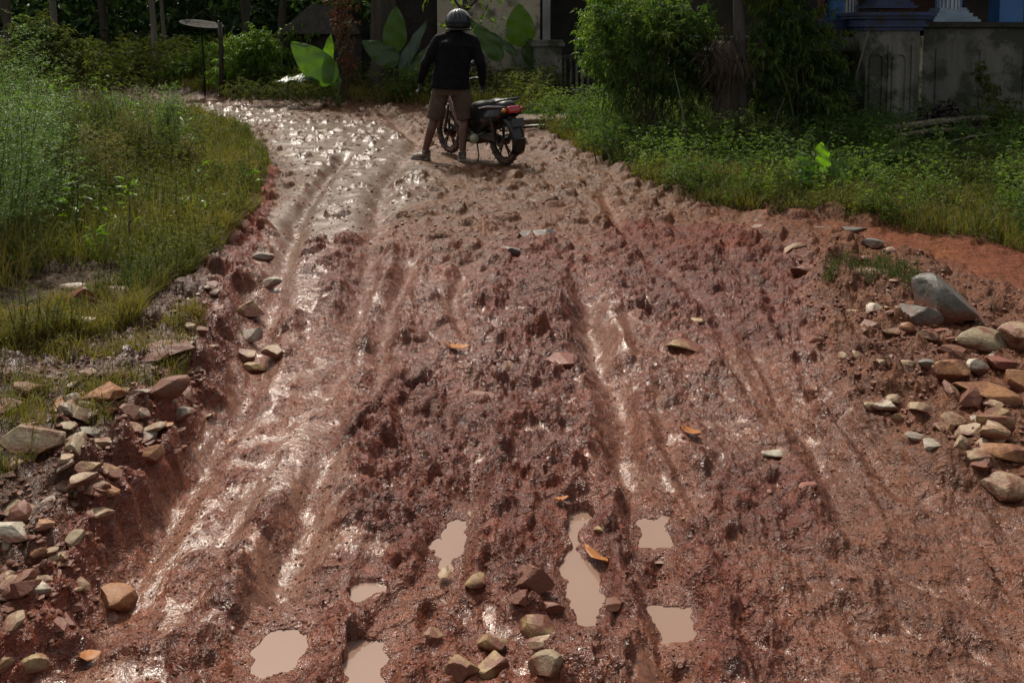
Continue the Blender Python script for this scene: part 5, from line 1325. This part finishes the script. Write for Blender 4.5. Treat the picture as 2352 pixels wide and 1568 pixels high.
# head and face (inside the helmet, turned to the road ahead)
hc = V3((.198, .02, 1.585))
f = MB(); f.ball(hc, .092, (.86, 1.02, 1.18), 24); f.ball(hc+V3((0, .03, -.07)), .058, (1, 1.05, .9)); f.ball(hc+V3((0, .105, -.015)), .016, (.8, 1.2, 1.5)); f.tube([hc+V3((0, .09, .03)), hc+V3((0, .112, -.02))], [.008, .013], 8)
for s in (-1, 1): f.ball(hc+V3((s*.08, -.005, -.01)), .024, (.4, .8, 1.2)); f.ball(hc+V3((s*.03, .085, .018)), .014, (1.2, .6, .5))
f.tube([hc+V3((-.022, .092, -.058)), hc+V3((0, .1, -.06)), hc+V3((.022, .092, -.058))], .006, 6)
hd = f.build('head', skin, man, True); remesh(hd, .005, 2)
for s in (-1, 1): MB().ball(hc+V3((s*.03, .088, .012)), .0095).build('eye', pbr('eye', (.4, .38, .35), (.05, .03, .02), 60, .2, .02), hd, True)
MB().ball(hc+V3((0, -.012, -.02)), .098, (.9, .95, 1.0)).build('hair', helmd, hd, True)
# jacket
j = MB()
j.tube([(.105, 0, .835), (.11, 0, .95), (.125, -.005, 1.08), (.15, -.012, 1.22), (.165, -.01, 1.34), (.17, 0, 1.42)], [.225, .212, .202, .205, .215, .13], 28, ell=(1.0, .70))
j.ball((.155, -.015, 1.30), .21, (1.0, .62, .72)); j.tube([(-.01, 0, 1.395), (.17, 0, 1.43), (.345, 0, 1.385)], [.068, .085, .068], 16); j.tube([(.175, 0, 1.40), (.186, .0, 1.49)], [.105, .085], 18)
for s, e_, w_ in ((Ls, Le, Lw), (Rs, Re, Rw)):
    cap(j, s, e_, .078, .060, s*.5+e_*.5, .070); cap(j, e_, w_, .060, .040, e_*.5+w_*.5, .054)
jk = j.build('jacket', jackm, man, True); remesh(jk, .011, 3); rough(jk, .026, .11)
# shorts
q = MB(); q.tube([(.103, 0, .93), (.105, 0, .84), (.105, 0, .76)], [.198, .195, .17], 26, ell=(1.0, .60))
for h, k in ((Lh, Lk), (Rh, Rk)):
    e_ = h*.03+k*.97+V3((0, 0, .0)); q.tube([h+V3((0, 0, -.02)), h*.5+k*.5, e_+(k-h)*.06], [.104, .100, .104], 20); q.ball(h+V3((0, 0, -.03)), .104)
sh = q.build('shorts', shortm, man, True); remesh(sh, .011, 3); rough(sh, .018, .08)
# shoes
def shoe(a, yaw, name='shoe'):
    m = MB(); m.tube([(0, -.06, .035), (0, 0, .05), (0, .08, .042), (0, .15, .030), (0, .185, .026)], [.034, .046, .046, .040, .024], 14, ell=(.9, 1)); m.tube([(0, -.03, .05), (0, -.025, .12)], [.046, .048], 14); m.box((0, .06, .010), (.088, .25, .022), bev=.008)
    o = m.build(name, shoem, man, True); o.location = (a.x, a.y, a.z-.09); o.rotation_euler = (0, 0, yaw); remesh(o, .007, 2); return o
shoe(La+V3((0, 0, 0)), R(55)); shoe(Ra, R(8))
# helmet
hm = MB(); hm.ball(hc+V3((0, -.01, .015)), .150, (.98, 1.08, 1.02), 32)
bm = hm.bm; cut = [v for v in bm.verts if v.co.z < hc.z-.085 or (v.co.y > hc.y+.07 and v.co.z < hc.z+.055)]
bmesh.ops.delete(bm, geom=cut, context='VERTS'); ho = hm.build('helmet', helm, man, True); s_ = ho.modifiers.new('t', 'SOLIDIFY'); s_.thickness = .022
rim = MB()
rim.tube([hc+V3((.141*math.cos(a), -.01+.152*math.sin(a), -.072)) for a in [math.pi*(1.02+.96*k/20) for k in range(21)]], .012, 8).build('trim', helmd, ho, True)
bd = MB(); bd.ball(hc+V3((0, -.012, -.02)), .1455, (.98, 1.08, .62), 28); cut = [v for v in bd.bm.verts if v.co.y > hc.y+.05 or v.co.z > hc.z+.015 or v.co.z < hc.z-.083]; bmesh.ops.delete(bd.bm, geom=cut, context='VERTS'); o = bd.build('rear_band', helmd, ho, True); s_ = o.modifiers.new('t', 'SOLIDIFY'); s_.thickness = .004
vz = MB(); vz.ball(hc+V3((0, -.005, .02)), .150, (.98, 1.08, .98), 28); cut = [v for v in vz.bm.verts if v.co.y < hc.y+.06 or v.co.z < hc.z-.05 or v.co.z > hc.z+.11]; bmesh.ops.delete(vz.bm, geom=cut, context='VERTS'); o = vz.build('visor', glassm, ho, True); s_ = o.modifiers.new('t', 'SOLIDIFY'); s_.thickness = .003
for s in (-.35, 0, .35):
    MB().tube([hc+V3((.148*math.sin(s)*math.cos(t), -.01-.163*math.cos(t)*math.cos(s)*1.0, .015+.154*math.sin(t))) for t in [R(12+66*k/8) for k in range(9)]], .006, 6).build('stripe', pbr('helmet_stripe', (.09, .11, .13), None, 6, .2, .02), ho, True)
# ================================================================ LIGHT, CAMERA
SUN_EL, SUN_AZ = R(51), R(-20)       # azimuth from +Y, negative = to the left
w = bpy.data.worlds.new("World"); S.world = w; w.use_nodes = True
nt = w.node_tree; bg = nt.nodes['Background']
sky = nt.nodes.new('ShaderNodeTexSky'); sky.sky_type = 'NISHITA'; sky.sun_disc = False
sky.sun_elevation = SUN_EL; sky.sun_rotation = SUN_AZ; sky.dust_density = 5.0; sky.air_density = 1.0; sky.ozone_density = 1.0
hs = nt.nodes.new('ShaderNodeHueSaturation'); hs.inputs['Saturation'].default_value = .3; nt.links.new(sky.outputs[0], hs.inputs['Color']); wm = nt.nodes.new('ShaderNodeMix'); wm.data_type = 'RGBA'; wm.blend_type = 'MULTIPLY'; wm.inputs[0].default_value = 1; wm.inputs[7].default_value = (1, .955, .88, 1); nt.links.new(hs.outputs[0], wm.inputs[6]); nt.links.new(wm.outputs[2], bg.inputs[0]); bg.inputs[1].default_value = .14
sl = bpy.data.lights.new('sun', 'SUN'); sl.energy = 3.3; sl.angle = R(2.0); sl.color = (1, .90, .77)
so = bpy.data.objects.new('sun', sl); COL.objects.link(so)
d = Vector((math.sin(SUN_AZ)*math.cos(SUN_EL), math.cos(SUN_AZ)*math.cos(SUN_EL), math.sin(SUN_EL)))
so.rotation_euler = d.to_track_quat('Z', 'Y').to_euler(); so.location = (0, 0, 20)
cd = bpy.data.cameras.new('camera'); cd.sensor_width = 36; cd.lens = FPX/2352*36; cd.shift_y = -(784-PY0)/2352; cd.clip_end = 2000; cd.clip_start = .05
co = bpy.data.objects.new('camera', cd); COL.objects.link(co)
co.location = (0, 0, CAM_H); co.rotation_euler = (R(90)-PITCH, 0, 0); S.camera = co
S.view_settings.view_transform = 'Standard'; S.view_settings.look = 'None'
S.view_settings.exposure = .12; S.view_settings.gamma = 1
